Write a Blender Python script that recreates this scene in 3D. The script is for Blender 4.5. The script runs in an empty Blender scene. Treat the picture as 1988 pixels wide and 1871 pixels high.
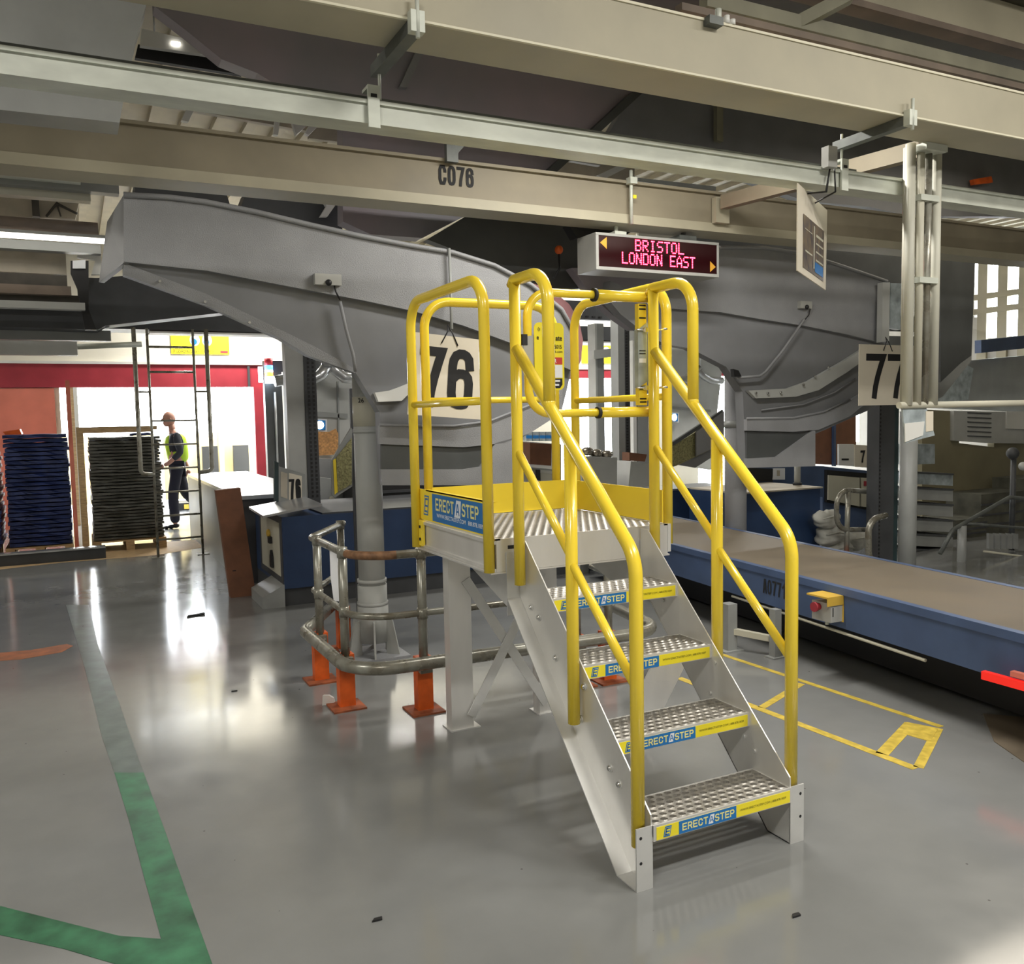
import bpy, math, random
from mathutils import Vector as V, Matrix
random.seed(7)
SC = bpy.context.scene
COL = SC.collection
# ---------------------------------------------------------------- camera
F = 1694.06
YAW, PITCH, ROLL = .4637, .0768, -.02
CAM = V((-1.726824, -2.410408, 1.657744))
_f = V((math.sin(YAW)*math.cos(PITCH), math.cos(YAW)*math.cos(PITCH), -math.sin(PITCH)))
_r0 = V((math.cos(YAW), -math.sin(YAW), 0)); _u0 = _r0.cross(_f)
_r = _r0*math.cos(ROLL) + _u0*math.sin(ROLL)
_u = _u0*math.cos(ROLL) - _r0*math.sin(ROLL)
cd = bpy.data.cameras.new('camera'); cam = bpy.data.objects.new('camera', cd); COL.objects.link(cam)
cd.sensor_fit = 'HORIZONTAL'; cd.sensor_width = 36; cd.lens = F/1988*36; cd.clip_end = 200; cd.clip_start = .05
m = Matrix.Identity(4)
for i in range(3):
    m[i][0], m[i][1], m[i][2], m[i][3] = _r[i], _u[i], -_f[i], CAM[i]
cam.matrix_world = m
SC.camera = cam

def at(px, py, X=None, Y=None, Z=None, D=None):
    """point of the room seen at a picture position, on a plane of the room"""
    d = _f + _r*((px-994)/F) - _u*((py-935.5)/F)
    if X is not None: t = (X-CAM.x)/d.x
    elif Y is not None: t = (Y-CAM.y)/d.y
    elif Z is not None: t = (Z-CAM.z)/d.z
    else: t = D
    return CAM + d*t

# ---------------------------------------------------------------- materials
MATS = {}
def mat(name, col, rough=.5, metal=0., var=.06, scale=6., bump=0., bscale=60., stain=None, emit=None, es=0., stretch=None, coat=0.):
    if name in MATS: return MATS[name]
    m = bpy.data.materials.new(name); m.use_nodes = True
    nt = m.node_tree; N = nt.nodes; L = nt.links
    b = N['Principled BSDF']
    b.inputs['Roughness'].default_value = rough; b.inputs['Metallic'].default_value = metal
    if coat: b.inputs['Coat Weight'].default_value = coat; b.inputs['Coat Roughness'].default_value = .08
    tc = N.new('ShaderNodeTexCoord'); mp = N.new('ShaderNodeMapping'); L.new(tc.outputs['Object'], mp.inputs[0])
    if stretch: mp.inputs['Scale'].default_value = stretch
    nz = N.new('ShaderNodeTexNoise'); nz.inputs['Scale'].default_value = scale; nz.inputs['Detail'].default_value = 5
    L.new(mp.outputs[0], nz.inputs['Vector'])
    cr = N.new('ShaderNodeValToRGB')
    c2 = stain if stain else tuple(c*(1-var*2.2) for c in col)
    c1 = tuple(min(1, c*(1+var)) for c in col)
    cr.color_ramp.elements[0].position = .3; cr.color_ramp.elements[1].position = .7
    cr.color_ramp.elements[0].color = (*c2, 1); cr.color_ramp.elements[1].color = (*c1, 1)
    L.new(nz.outputs['Fac'], cr.inputs[0]); L.new(cr.outputs[0], b.inputs['Base Color'])
    mr = N.new('ShaderNodeMapRange'); mr.inputs['To Min'].default_value = max(.02, rough*.8); mr.inputs['To Max'].default_value = min(1, rough*1.2)
    L.new(nz.outputs['Fac'], mr.inputs[0]); L.new(mr.outputs[0], b.inputs['Roughness'])
    if bump:
        n2 = N.new('ShaderNodeTexNoise'); n2.inputs['Scale'].default_value = bscale; n2.inputs['Detail'].default_value = 3
        L.new(mp.outputs[0], n2.inputs['Vector'])
        bp = N.new('ShaderNodeBump'); bp.inputs['Strength'].default_value = bump; bp.inputs['Distance'].default_value = .01
        L.new(n2.outputs['Fac'], bp.inputs['Height']); L.new(bp.outputs[0], b.inputs['Normal'])
    if emit:
        b.inputs['Emission Color'].default_value = (*emit, 1); b.inputs['Emission Strength'].default_value = es
    MATS[name] = m; return m

mat('yellow', (.97, .72, .05), .24, 0, .01, 3, coat=.3)
mat('yellow_sheet', (.96, .73, .05), .42, 0, .01, 3)
mat('label_yellow', (.88, .74, .03), .35, 0, .02)
mat('label_blue', (.015, .17, .47), .35, 0, .02)
mat('label_cream', (.85, .78, .30), .4, 0, .01)
mat('label_white', (.8, .82, .85), .4, 0, .01)
mat('ink', (.010, .010, .011), .75, 0, .01)
mat('ink_olive', (.12, .12, .01), .5, 0, .01)
mat('aluminium', (.80, .79, .76), .34, .55, .05, 5, .10, 25, stretch=(1, 1, .25))
mat('aluminium_dull', (.70, .70, .68), .42, .45, .05, 6)
mat('grip', (.40, .38, .34), .42, .7, .05, 20)
mat('bolt', (.75, .75, .74), .22, 1, .05, 30)
mat('black', (.012, .012, .013), .5, 0, .1)
mat('rubber', (.02, .02, .022), .7, 0, .1)
mat('steel_red', (.55, .05, .04), .4)
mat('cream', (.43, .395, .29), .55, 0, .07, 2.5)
mat('cream_dull', (.27, .235, .165), .6, 0, .08, 3)  # darker, duller cream
mat('cream_highlight', (.72, .68, .52), .5, 0, .04)
mat('galv', (.60, .625, .55), .5, .15, .08, 14, stretch=(.4, 1, 1))
mat('galv_dark', (.13, .14, .13), .5, .3, .15, 10)
mat('chute', (.275, .28, .29), .5, 0, .06, 4, .35, 160)
mat('chute_mid', (.205, .21, .22), .5, 0, .06, 3)
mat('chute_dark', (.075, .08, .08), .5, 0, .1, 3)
mat('chute_mauve_cast', (.32, .265, .30), .5, 0, .1, 1.2, stain=(.24, .24, .265))  # purple cast of the display light mixed into the grey
mat('chute_pink_glow', (.42, .20, .21), .5, 0, .1, 1.5)  # red glow of the display put into the chute colour
mat('grey_paint', (.30, .31, .30), .42, 0, .06, 4)
mat('grey_light', (.50, .51, .49), .45, 0, .05, 4)
mat('grey_dark', (.06, .063, .068), .5, 0, .1, 4)
mat('white_paint', (.74, .74, .70), .5, 0, .04, 3)
mat('board_cream', (.72, .66, .54), .5, 0, .03, 3)
mat('blue', (.022, .048, .12), .4, 0, .1, 3)
mat('blue_light', (.062, .10, .20), .45, 0, .1, 3)
mat('panel_cream', (.52, .50, .40), .5, 0, .05, 3)
mat('orange', (.78, .13, .015), .5, 0, .12, 12)
mat('orange_base', (.34, .09, .03), .7, 0, .25, 14)
mat('rail_grey', (.30, .30, .26), .28, .35, .15, 9, stain=(.17, .15, .11))
mat('rail_rust', (.27, .14, .07), .55, .2, .3, 18)
mat('red', (.36, .03, .045), .5, 0, .08, 3)
mat('salmon', (.75, .22, .15), .4, 0, .08, 2)
mat('cardboard', (.20, .085, .045), .75, 0, .1, 8)
mat('cardboard_light', (.45, .28, .13), .75, 0, .1, 8)
mat('wood', (.55, .38, .20), .7, 0, .15, 12, stretch=(1, 6, 6))
mat('osb', (.62, .32, .12), .7, 0, .2, 40)
mat('tub_blue', (.014, .03, .13), .5, 0, .2, 5)
mat('tub_grey', (.10, .10, .085), .5, 0, .15, 6)
mat('steel', (.50, .51, .52), .3, .8, .08, 4)
mat('belt', (.15, .122, .085), .6, 0, .08, 3)
mat('skin', (.50, .26, .19), .5, 0, .05)
mat('shirt', (.035, .04, .05), .8, 0, .1)
mat('trouser', (.015, .016, .03), .8, 0, .1)
mat('hivis', (.55, .85, .04), .6, 0, .05)
mat('hair', (.15, .10, .07), .8)
mat('sack', (.55, .55, .50), .8, 0, .1, 10, .5, 12)
mat('foil', (.30, .27, .22), .2, .7, .3, 30, .8, 25)
mat('trailer', (.50, .40, .20), .6, 0, .04)
mat('glass_print', (.16, .12, .07), .3, 0, .6, 14, stain=(.04, .04, .07), stretch=(1, 2.5, 1))
mat('led_panel', (.02, .0, .002), .25, 0, .05)
mat('led', (.9, .02, .05), .5, emit=(1, .01, .05), es=9)
mat('led_core', (1, .3, .4), .5, emit=(1, .16, .24), es=7)
mat('amber', (.75, .38, .04), .5, 0, .05)
mat('lamp', (1, 1, 1), .5, emit=(1, .95, .85), es=6)
mat('lamp_cool', (1, 1, 1), .5, emit=(.7, .85, 1), es=10)
mat('lamp_blue', (.1, .3, 1), .5, emit=(.05, .35, 1), es=6)
mat('lamp_amber', (1, .4, .1), .5, emit=(1, .3, .06), es=3)
mat('lamp_red', (.6, .03, .05), .4)
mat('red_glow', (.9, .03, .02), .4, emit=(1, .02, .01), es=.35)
mat('plastic_yellow', (.65, .42, .06), .5, 0, .08)
mat('grey_plastic', (.40, .40, .375), .5, 0, .05)
mat('clear_grey', (.42, .48, .50), .3, .1, .2, 10)
mat('teal_dark', (.025, .05, .055), .5, 0, .2)
mat('paint_yellow', (.62, .46, .07), .5, 0, .15, 20)
mat('paint_orange', (.40, .13, .05), .5, 0, .2, 10)
mat('mirror_yellow', (.36, .34, .16), .35, .3, .25, 60, .6, 90)

mat('tan_part', (.30, .27, .17), .7, 0, .08, 2)
mat('crate_olive', (.10, .10, .075), .6, 0, .25, 5)
mat('column_grey', (.40, .41, .39), .5, 0, .05, 4)
mat('pipe_cream', (.55, .54, .45), .5, 0, .12, 6, stretch=(1, 1, .2))
# ---------------------------------------------------------------- mesh builder
c_ = .22
GLY = {'E': [[(1, 1), (0, 1), (0, 0), (1, 0)], [(0, .5), (.85, .5)]], 'R': [[(0, 0), (0, 1), (1-c_, 1), (1, 1-c_), (1, .6), (1-c_, .47), (0, .47)], [(.6, .47), (1, 0)]],
 'C': [[(1, .74), (1, 1-c_), (1-c_, 1), (c_, 1), (0, 1-c_), (0, c_), (c_, 0), (1-c_, 0), (1, c_), (1, .26)]], 'T': [[(0, 1), (1, 1)], [(.5, 1), (.5, 0)]],
 'S': [[(1, .88), (1-c_*.8, 1), (c_, 1), (0, 1-c_), (0, .66), (c_, .52), (1-c_, .48), (1, .34), (1, c_), (1-c_, 0), (c_*.8, 0), (0, .12)]],
 'P': [[(0, 0), (0, 1), (1-c_, 1), (1, 1-c_), (1, .6), (1-c_, .45), (0, .45)]], 'A': [[(0, 0), (.38, 1), (.62, 1), (1, 0)], [(.2, .3), (.8, .3)]],
 '7': [[(0, 1), (1, 1), (.80, .74), (.62, .48), (.48, .22), (.42, 0)]],
 '6': [[(1, .77), (.95, .90), (.80, .97), (.62, 1), (.38, 1), (.18, .96), (.05, .87), (0, .75), (0, .22), (.06, .09), (.20, .02), (.40, 0), (.60, 0), (.80, .02), (.94, .09), (1, .20), (1, .42), (.94, .53), (.80, .59), (.60, .61), (.40, .61), (.22, .57), (.10, .52)]],
 '0': [[(.5, 1), (.25, .98), (.07, .88), (0, .72), (0, .28), (.07, .12), (.25, .02), (.5, 0), (.75, .02), (.93, .12), (1, .28), (1, .72), (.93, .88), (.75, .98), (.46, 1)]],
 '1': [[(.1, .76), (.35, .82), (.6, 1), (.6, 0)]]}
class MB:
    def __init__(s, m=None): s.v = []; s.f = []; s.mi = []; s.sm = []; s.ms = []; s.cur = 0; s.smooth = False; m and s.m(m)
    def m(s, name):
        if name not in s.ms: s.ms.append(name)
        s.cur = s.ms.index(name); return s
    def face(s, idx, sm=None): s.f.append(idx); s.mi.append(s.cur); s.sm.append(s.smooth if sm is None else sm)
    def add(s, vs):
        n = len(s.v); s.v += [V(v) for v in vs]; return n
    def poly(s, pts): n = s.add(pts); s.face(list(range(n, n+len(pts)))); return s
    def box(s, x0, x1, y0, y1, z0, z1):
        return s.prism([(x0, y0, z0), (x1, y0, z0), (x1, y1, z0), (x0, y1, z0)], (0, 0, z1-z0))
    def prism(s, pts, vec):
        pts = [V(p) for p in pts]; vec = V(vec); k = len(pts)
        nrm = V((0, 0, 0))
        for i in range(k): nrm += pts[i].cross(pts[(i+1) % k])
        if nrm.dot(vec) > 0: pts = pts[::-1]
        n = s.add(pts + [p+vec for p in pts])
        s.face(list(range(n, n+k)), False); s.face(list(range(n+2*k-1, n+k-1, -1)), False)
        for i in range(k):
            j = (i+1) % k; s.face([n+j, n+i, n+k+i, n+k+j], False)
        return s
    def obox(s, c, ax, ay, az):
        c, ax, ay, az = V(c), V(ax), V(ay), V(az)
        return s.prism([c-ax-ay-az, c+ax-ay-az, c+ax+ay-az, c-ax+ay-az], az*2)
    def bar(s, p, q, w, h, up=(0, 0, 1)):
        p, q, up = V(p), V(q), V(up); d = (q-p).normalized(); x = d.cross(up).normalized(); u = x.cross(d)
        return s.prism([p-x*w/2-u*h/2, p+x*w/2-u*h/2, p+x*w/2+u*h/2, p-x*w/2+u*h/2], q-p)
    def tube(s, path, r, seg=14, closed=False, caps=True):
        path = [V(p) for p in path]; n = len(path); T = []
        for i in range(n):
            a = path[(i-1) % n] if (closed or i > 0) else path[i]; b = path[(i+1) % n] if (closed or i < n-1) else path[i]
            T.append((b-a).normalized())
        up = V((0, 0, 1)) if abs(T[0].z) < .9 else V((1, 0, 0))
        x = T[0].cross(up).normalized(); rings = []
        for i in range(n):
            x = (x - T[i]*x.dot(T[i])).normalized(); y = T[i].cross(x)
            rr = r[i] if isinstance(r, (list, tuple)) else r
            sc = 1.
            if 0 < i < n-1:
                c = (path[i]-path[i-1]).normalized().dot(T[i]); sc = 1/max(.6, c)
            k = s.add([path[i] + (x*math.cos(2*math.pi*j/seg) + y*math.sin(2*math.pi*j/seg))*rr*sc for j in range(seg)])
            rings.append(k)
        for i in range(n if closed else n-1):
            a, b = rings[i], rings[(i+1) % n]
            for j in range(seg):
                k = (j+1) % seg; s.face([a+j, a+k, b+k, b+j], True)
        if caps and not closed:
            s.face([rings[0]+j for j in range(seg)][::-1], False); s.face([rings[-1]+j for j in range(seg)], False)
        return s
    def cyl(s, p, q, r, seg=16): return s.tube([p, q], r, seg)
    def ball(s, c, r, seg=12, rings=8, sx=1, sy=1, sz=1):
        c = V(c); n0 = len(s.v)
        for i in range(rings+1):
            t = math.pi*i/rings
            s.add([c + V((math.sin(t)*math.cos(2*math.pi*j/seg)*r*sx, math.sin(t)*math.sin(2*math.pi*j/seg)*r*sy, math.cos(t)*r*sz)) for j in range(seg)])
        for i in range(rings):
            for j in range(seg):
                k = (j+1) % seg; a = n0+i*seg; b = a+seg; s.face([a+j, b+j, b+k, a+k], True)
        return s
    def slab(s, pix, Y, t):
        """outline with its own distance Y and a real thickness t behind its face"""
        return s.prism([at(x, y, Y=Y) for x, y in pix], (0, t, 0))
    def text(s, st, c, xd, yd, w, h, bold=.02):
        cu = bpy.data.curves.new('t', 'FONT'); cu.body = st; cu.offset = bold; cu.resolution_u = 3; cu.align_x = 'CENTER'
        o = bpy.data.objects.new('t', cu); COL.objects.link(o); bpy.context.view_layer.update()
        me = bpy.data.meshes.new_from_object(o); vs = [v.co.copy() for v in me.vertices]
        if vs:
            x0 = min(v.x for v in vs); x1 = max(v.x for v in vs); y0 = min(v.y for v in vs); y1 = max(v.y for v in vs)
            c, xd, yd = V(c), V(xd).normalized(), V(yd).normalized()
            n = s.add([c + xd*((v.x-(x0+x1)/2)/(x1-x0)*w) + yd*((v.y-(y0+y1)/2)/(y1-y0)*h) for v in vs])
            for p in me.polygons: s.face([n+i for i in p.vertices], False)
        bpy.data.objects.remove(o); bpy.data.meshes.remove(me); bpy.data.curves.remove(cu)
        return s
    def letters(s, st, c, xd, yd, w, h, t, gap=.35):
        """squared heavy capitals and numerals made of strokes of width t (as a share of the height)"""
        c, xd, yd = V(c), V(xd).normalized(), V(yd).normalized(); n = len(st)
        adv = w/(n + (n-1)*gap*.5); gw = adv; step = adv*(1+gap*.5); tt = t*h
        for i, chh in enumerate(st):
            ox = -w/2 + i*step
            for ip, pl in enumerate(GLY[chh]):
                pts = [(ox+tt/2+(gw-tt)*a, -h/2+tt/2+(h-tt)*b_) for a, b_ in pl]
                k = len(pts); L_, R_ = [], []
                for j in range(k):
                    d1 = V((pts[j][0]-pts[j-1][0], pts[j][1]-pts[j-1][1])) if j else None; d2 = V((pts[j+1][0]-pts[j][0], pts[j+1][1]-pts[j][1])) if j < k-1 else None
                    d1 = d1.normalized() if d1 else None; d2 = d2.normalized() if d2 else None
                    P = V(pts[j])
                    if d1 is None: P = P-d2*tt/2; nn_ = V((-d2.y, d2.x)); m_ = 1
                    elif d2 is None: P = P+d1*tt/2; nn_ = V((-d1.y, d1.x)); m_ = 1
                    else:
                        nn_ = (V((-d1.y, d1.x))+V((-d2.y, d2.x))).normalized(); m_ = 1/max(.4, nn_.dot(V((-d1.y, d1.x))))
                    L_.append(P+nn_*tt/2*m_); R_.append(P-nn_*tt/2*m_)
                for j in range(k-1):
                    s.poly([c+xd*q.x+yd*q.y+xd.cross(yd)*(ip*6+j)*.00006 for q in (L_[j], R_[j], R_[j+1], L_[j+1])])
        return s
    def build(s, name, parent=None, bevel=0., label=None):
        if parent is not None:
            org = V((0, 0, 0)); p = parent
            while p is not None: org += p.location; p = p.parent
        else:
            xs = [v.x for v in s.v]; ys = [v.y for v in s.v]; org = V(((min(xs)+max(xs))/2, (min(ys)+max(ys))/2, min(v.z for v in s.v)))
        me = bpy.data.meshes.new(name)
        me.from_pydata([v-org for v in s.v], [], s.f)
        for k in s.ms: me.materials.append(MATS[k])
        for p, mi, sm in zip(me.polygons, s.mi, s.sm): p.material_index = mi; p.use_smooth = sm
        me.update()
        o = bpy.data.objects.new(name, me); COL.objects.link(o)
        if parent is None: o.location = org
        else: o.parent = parent
        if bevel:
            b = o.modifiers.new('bevel', 'BEVEL'); b.width = bevel; b.segments = 2; b.limit_method = 'ANGLE'
        if label: o['label'] = label
        return o

def fillet(pts, rad, n=7):
    pts = [V(p) for p in pts]; out = [pts[0]]
    for i in range(1, len(pts)-1):
        r = rad[i-1] if isinstance(rad, (list, tuple)) else rad
        a = (pts[i-1]-pts[i]); b = (pts[i+1]-pts[i]); la, lb = a.length, b.length; a.normalize(); b.normalize()
        th = a.angle(b); d = min(r/math.tan(th/2), la*.49 if i > 1 else la*.95, lb*.49 if i < len(pts)-2 else lb*.95)
        if r < 1e-4 or th > 3.1: out.append(pts[i]); continue
        p0 = pts[i]+a*d; p1 = pts[i]+b*d
        bis = (a+b).normalized(); rr = d*math.tan(th/2); cen = pts[i]+bis*(rr/math.sin(th/2))
        u = (p0-cen); w = (p1-cen); ang = u.angle(w)
        for k in range(n+1):
            t = k/n
            out.append(cen + (u*math.sin((1-t)*ang) + w*math.sin(t*ang))/math.sin(ang))
    out.append(pts[-1]); return out

def thing(name, label, cat, loc=(0, 0, 0), group=None):
    o = bpy.data.objects.new(name, None); COL.objects.link(o); o.location = V(loc); o.empty_display_size = .1
    o['label'] = label; o['category'] = cat
    if group: o['group'] = group
    return o
def tag(o, label, cat, group=None, kind=None):
    o['label'] = label; o['category'] = cat
    if group: o['group'] = group
    if kind: o['kind'] = kind
    return o
def struct(mb, name):
    o = mb.build(name); o['kind'] = 'structure'; return o
def dup(root, off, label=None):
    r = root.copy(); COL.objects.link(r); r.location = root.location + V(off)
    if label: r['label'] = label
    for ch in root.children:
        c = ch.copy(); COL.objects.link(c); c.parent = r
        for g in ch.children:
            d = g.copy(); COL.objects.link(d); d.parent = c
    return r
def perf(mb, x0, x1, y0, y1, z, nx, ny, t=.012, seg=10, lip=.006):
    w = (x1-x0)/nx; h = (y1-y0)/ny; r = min(w, h)*.43
    for j in range(ny):
        cy = y0+(j+.5)*h; off = (j % 2)*.5
        if off:
            for xa in (x0, x1-w/2): mb.poly([(xa, cy-h/2, z), (xa+w/2, cy-h/2, z), (xa+w/2, cy+h/2, z), (xa, cy+h/2, z)])
        for i in range(nx - (1 if off else 0)):
            cx = x0+(i+.5+off)*w; A = []; B = []; Cc = []; Dd = []
            for k in range(seg):
                a = 2*math.pi*(k+.5)/seg; c, s_ = math.cos(a), math.sin(a)
                q = min((w/2)/max(1e-6, abs(c)), (h/2)/max(1e-6, abs(s_)))
                A.append((cx+c*q, cy+s_*q, z)); B.append((cx+c*r*1.22, cy+s_*r*1.22, z))
                Cc.append((cx+c*r, cy+s_*r, z+lip*(.35+.65*max(0, -s_)))); Dd.append((cx+c*r*.85, cy+s_*r*.85, z-t))
            n = mb.add(A+B+Cc+Dd)
            for q in range(3):
                for k in range(seg):
                    k2 = (k+1) % seg; a = n+q*seg; b = a+seg; mb.face([a+k, a+k2, b+k2, b+k], q == 1)
            # rectangle corners left open by the ring
            for sx, sy in ((1, 1), (-1, 1), (-1, -1), (1, -1)):
                cor = V((cx+sx*w/2, cy+sy*h/2, z))
                ks = sorted(range(seg), key=lambda k: (V(A[k])-cor).length)[:2]
                a, b = V(A[ks[0]]), V(A[ks[1]])
                nn = (a-cor).cross(b-cor)
                if nn.z > 1e-9: mb.poly([cor, a, b])
                elif nn.z < -1e-9: mb.poly([cor, b, a])
# ================================================================ ACCESS PLATFORM
W = .639; RUN = .2333; RISE = .2235; DZ = 1.118; DY0 = .983; DY1 = 1.887; DX0 = -.112; DX1 = .801
plat = thing('access_platform', 'aluminium step platform with four treads, a mesh deck and yellow tube handrails', 'access platform', (.345, .95, 0))
Wd = V((1, 0, 0)); Up = V((0, 0, 1))
def sticker(parent, x0, x1, y, z0, z1, full=True):
    """yellow strip with a logo tile, a blue name tile and small contact line"""
    b = MB('label_yellow').box(x0, x1, y-.0012, y, z0, z1); h = z1-z0; L = x1-x0; yy = y-.0022; zc = (z0+z1)/2
    # logo: slanted outlined block with a bar letter
    lx = x0+.075*L
    b.m('label_blue').prism([(lx-.018, yy, z0+.1*h), (lx+.010, yy, z0+.1*h), (lx+.018, yy, z1-.1*h), (lx-.010, yy, z1-.1*h)], (0, .001, 0))
    b.m('label_yellow').prism([(lx-.0135, yy-.0004, z0+.2*h), (lx+.008, yy-.0004, z0+.2*h), (lx+.0135, yy-.0004, z1-.2*h), (lx-.008, yy-.0004, z1-.2*h)], (0, .0003, 0))
    b.m('label_blue')
    for k in (.27, .5, .73):
        zz = z0+k*h; o = (k-.5)*.012; b.box(lx-.009+o, lx+.009+o, yy-.0009, yy-.0005, zz-.05*h, zz+.05*h)
    b.prism([(lx-.0115, yy-.0009, z0+.22*h), (lx-.007, yy-.0009, z0+.22*h), (lx-.002, yy-.0009, z1-.22*h), (lx-.0065, yy-.0009, z1-.22*h)], (0, .0004, 0))
    ax, bx = x0+.155*L, x0+.575*L
    b.m('label_blue').box(ax, bx, yy, yy+.001, z0, z1)
    w = bx-ax; cx = (ax+bx)/2
    b.m('label_cream').letters('ERECT', (ax+.275*w, yy-.0004, zc), Wd, Up, w*.44, h*.58, .18)
    b.letters('STEP', (ax+.79*w, yy-.0004, zc), Wd, Up, w*.345, h*.58, .18)
    b.m('label_white').prism([(ax+.505*w, yy-.0003, z0+.14*h), (ax+.585*w, yy-.0003, z0+.14*h), (ax+.61*w, yy-.0003, z1-.14*h), (ax+.54*w, yy-.0003, z1-.14*h)], (0, .0002, 0))
    b.m('label_blue').letters('A', (ax+.558*w, yy-.0007, zc), Wd, Up, w*.062, h*.46, .15)
    b.m('ink_olive').text('WWW.ERECTASTEP.COM | 888.878.1839', (x0+.785*L, yy-.0004, zc), Wd, Up, L*.36, h*.24, .0)
    return b.build('sticker', parent, label='yellow and blue maker sticker')
for i in range(4):
    y = RUN*i; z = RISE*(i+1)
    b = MB('grip'); perf(b, .006, W-.006, y+.008, y+.206, z, 16, 6)
    b.m('aluminium').box(0, W, y-.002, y+.006, z-.055, z+.002); b.box(.002, W-.002, y+.206, y+.214, z-.045, z+.001)
    b.box(0, .006, y, y+.21, z-.04, z); b.box(W-.006, W, y, y+.21, z-.04, z)
    t = b.build('tread', plat)
    sticker(t, .012, W-.010, y-.002, z-.052, z-.006)
# stringers
def zup(y): return .245 + (y-.01)*.955
for side, nm in ((-1, 'left'), (1, 'right')):
    X = 0 if side < 0 else W; o = side
    prof = [(.008, 0), (.13, 0), (.975, .86), (.975, 1.112), (.92, 1.112), (.01, .262), (.008, .25)]
    b = MB('aluminium').prism([(X, y, z) for y, z in prof], (o*.005, 0, 0))
    b.m('aluminium_dull')
    fx0, fx1 = sorted((X, X+o*.068))
    b.box(fx0, fx1, .004, .010, 0.0, .225)
    b.prism([(fx0, .975, .78), (fx1, .975, .78), (fx1, .975, 1.06), (fx0, .975, 1.06)], (0, .005, 0))
    b.prism([(fx0, .126, .004), (fx1, .126, .004), (fx1, .975, .856), (fx0, .975, .856)], (0, .004, -.004))
    b.box(fx0, fx1, .012, .126, 0, .004)
    st = b.build('stringer', plat)
    bb = MB('bolt')
    for (y, z) in ((.87, .83), (.80, .80), (.47, .46), (.44, .60), (.26, .34), (.20, .30), (.06, .17), (.66, .66)):
        x = X + o*.005
        p = MB('bolt').cyl((x-o*.0, y, z), (x+o*.010, y, z), .011, 6); p.cyl((x+o*.008, y, z), (x+o*.013, y, z), .007, 8); p.m('aluminium_dull').cyl((x, y, z), (x+o*.003, y, z), .016, 14)
        p.cyl((X-o*.006, y, z), (X, y, z), .009, 6)
        p.build('bolt', st)
    for (x_, z_) in ((X+o*.05, .19), (X+o*.05, .10)):
        MB('ink').cyl((x_, .0035, z_), (x_, .006, z_), .006, 10).build('bolt_hole', st)
# gusset below deck on each side
for X in (.0, W-.005):
    MB('aluminium_dull').prism([(X, .985, .972), (X, 1.62, .972), (X, 1.58, .93), (X, .985, .745)], (.005, 0, 0)).build('gusset', plat)
# deck
b = MB('grip'); perf(b, DX0+.02, DX1-.02, DY0+.012, DY1-.012, DZ, 21, 25)
b.m('aluminium')
for (x0, x1, y0, y1) in ((DX0, DX1, DY0, DY0+.012), (DX0, DX1, DY1-.012, DY1), (DX0, DX0+.02, DY0, DY1), (DX1-.02, DX1, DY0, DY1)):
    b.box(x0, x1, y0, y1, DZ-.004, DZ+.002)
b.build('deck', plat)
b = MB('aluminium'); zb = DZ-.142
b.box(DX0, DX1, DY0, DY0+.006, zb, DZ-.004); b.box(DX0, DX1, DY1-.006, DY1, zb, DZ-.004)
b.box(DX0, DX0+.006, DY0+.006, DY1-.006, zb, DZ-.004); b.box(DX1-.006, DX1, DY0+.006, DY1-.006, zb, DZ-.004)
b.box(DX0-.012, DX0, DY0+.006, DY1-.006, DZ-.022, DZ-.006); b.box(DX0-.012, DX0, DY0+.006, DY1-.006, zb, zb+.014)
for x in (.1, .345, .59): b.box(x-.02, x+.02, DY0+.006, DY1-.006, zb+.02, DZ-.02)
b.box(DX0-.03, DX1+.01, DY0-.002, DY1, zb-.008, zb-.001)
b.m('ink')
for z in (zb+.04, zb+.105): b.box(DX0+.055, DX0+.10, DY0-.001, DY0+.002, z-.008, z+.008); b.box(DX1-.10, DX1-.055, DY0-.001, DY0+.002, z-.008, z+.008)
b.build('deck_frame', plat)
# toe boards
tb = MB('yellow_sheet').box(DX0-.008, DX0-.004, 1.02, DY1, DZ+.005, DZ+.163)
tb.box(DX0-.008, DX0+.02, 1.02, 1.8, DZ+.157, DZ+.163)
toe = tb.build('toe_board', plat)
# big sticker on the outside of the left toe board
b = MB('label_blue'); xx = DX0-.0095; z0, z1 = DZ+.012, DZ+.150; Lx = V((0, -1, 0))
b.box(xx, xx+.001, 1.03, 1.71, z0, z1)
b.m('label_cream').letters('ERECT', (xx-.0006, 1.545, z0+.088), Lx, Up, .235, .062, .17)
b.letters('STEP', (xx-.0006, 1.235, z0+.088), Lx, Up, .19, .062, .17)
b.m('label_white').prism([(xx-.0004, 1.424, z0+.045), (xx-.0004, 1.352, z0+.045), (xx-.0004, 1.340, z0+.128), (xx-.0004, 1.395, z0+.128)], (.0003, 0, 0))
b.m('label_blue').letters('A', (xx-.0008, 1.381, z0+.084), Lx, Up, .040, .055, .16)
b.m('label_white').text('WWW.ERECTASTEP.COM   888.878.1839', (xx-.0006, 1.37, z0+.033), Lx, Up, .56, .02, .012)
b.m('label_blue').prism([(xx, 1.835, z0+.02), (xx, 1.775, z0+.02), (xx, 1.755, z1-.015), (xx, 1.815, z1-.015)], (.0008, 0, 0))
b.m('yellow_sheet').prism([(xx-.0005, 1.826, z0+.028), (xx-.0005, 1.781, z0+.028), (xx-.0005, 1.764, z1-.023), (xx-.0005, 1.809, z1-.023)], (.0003, 0, 0))
b.m('label_blue')
for k, zz in enumerate((z0+.04, z0+.069, z1-.034)):
    b.box(xx-.0009, xx-.0005, 1.776-.006*k+.004, 1.815-.006*k, zz-.005, zz+.005)
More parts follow.
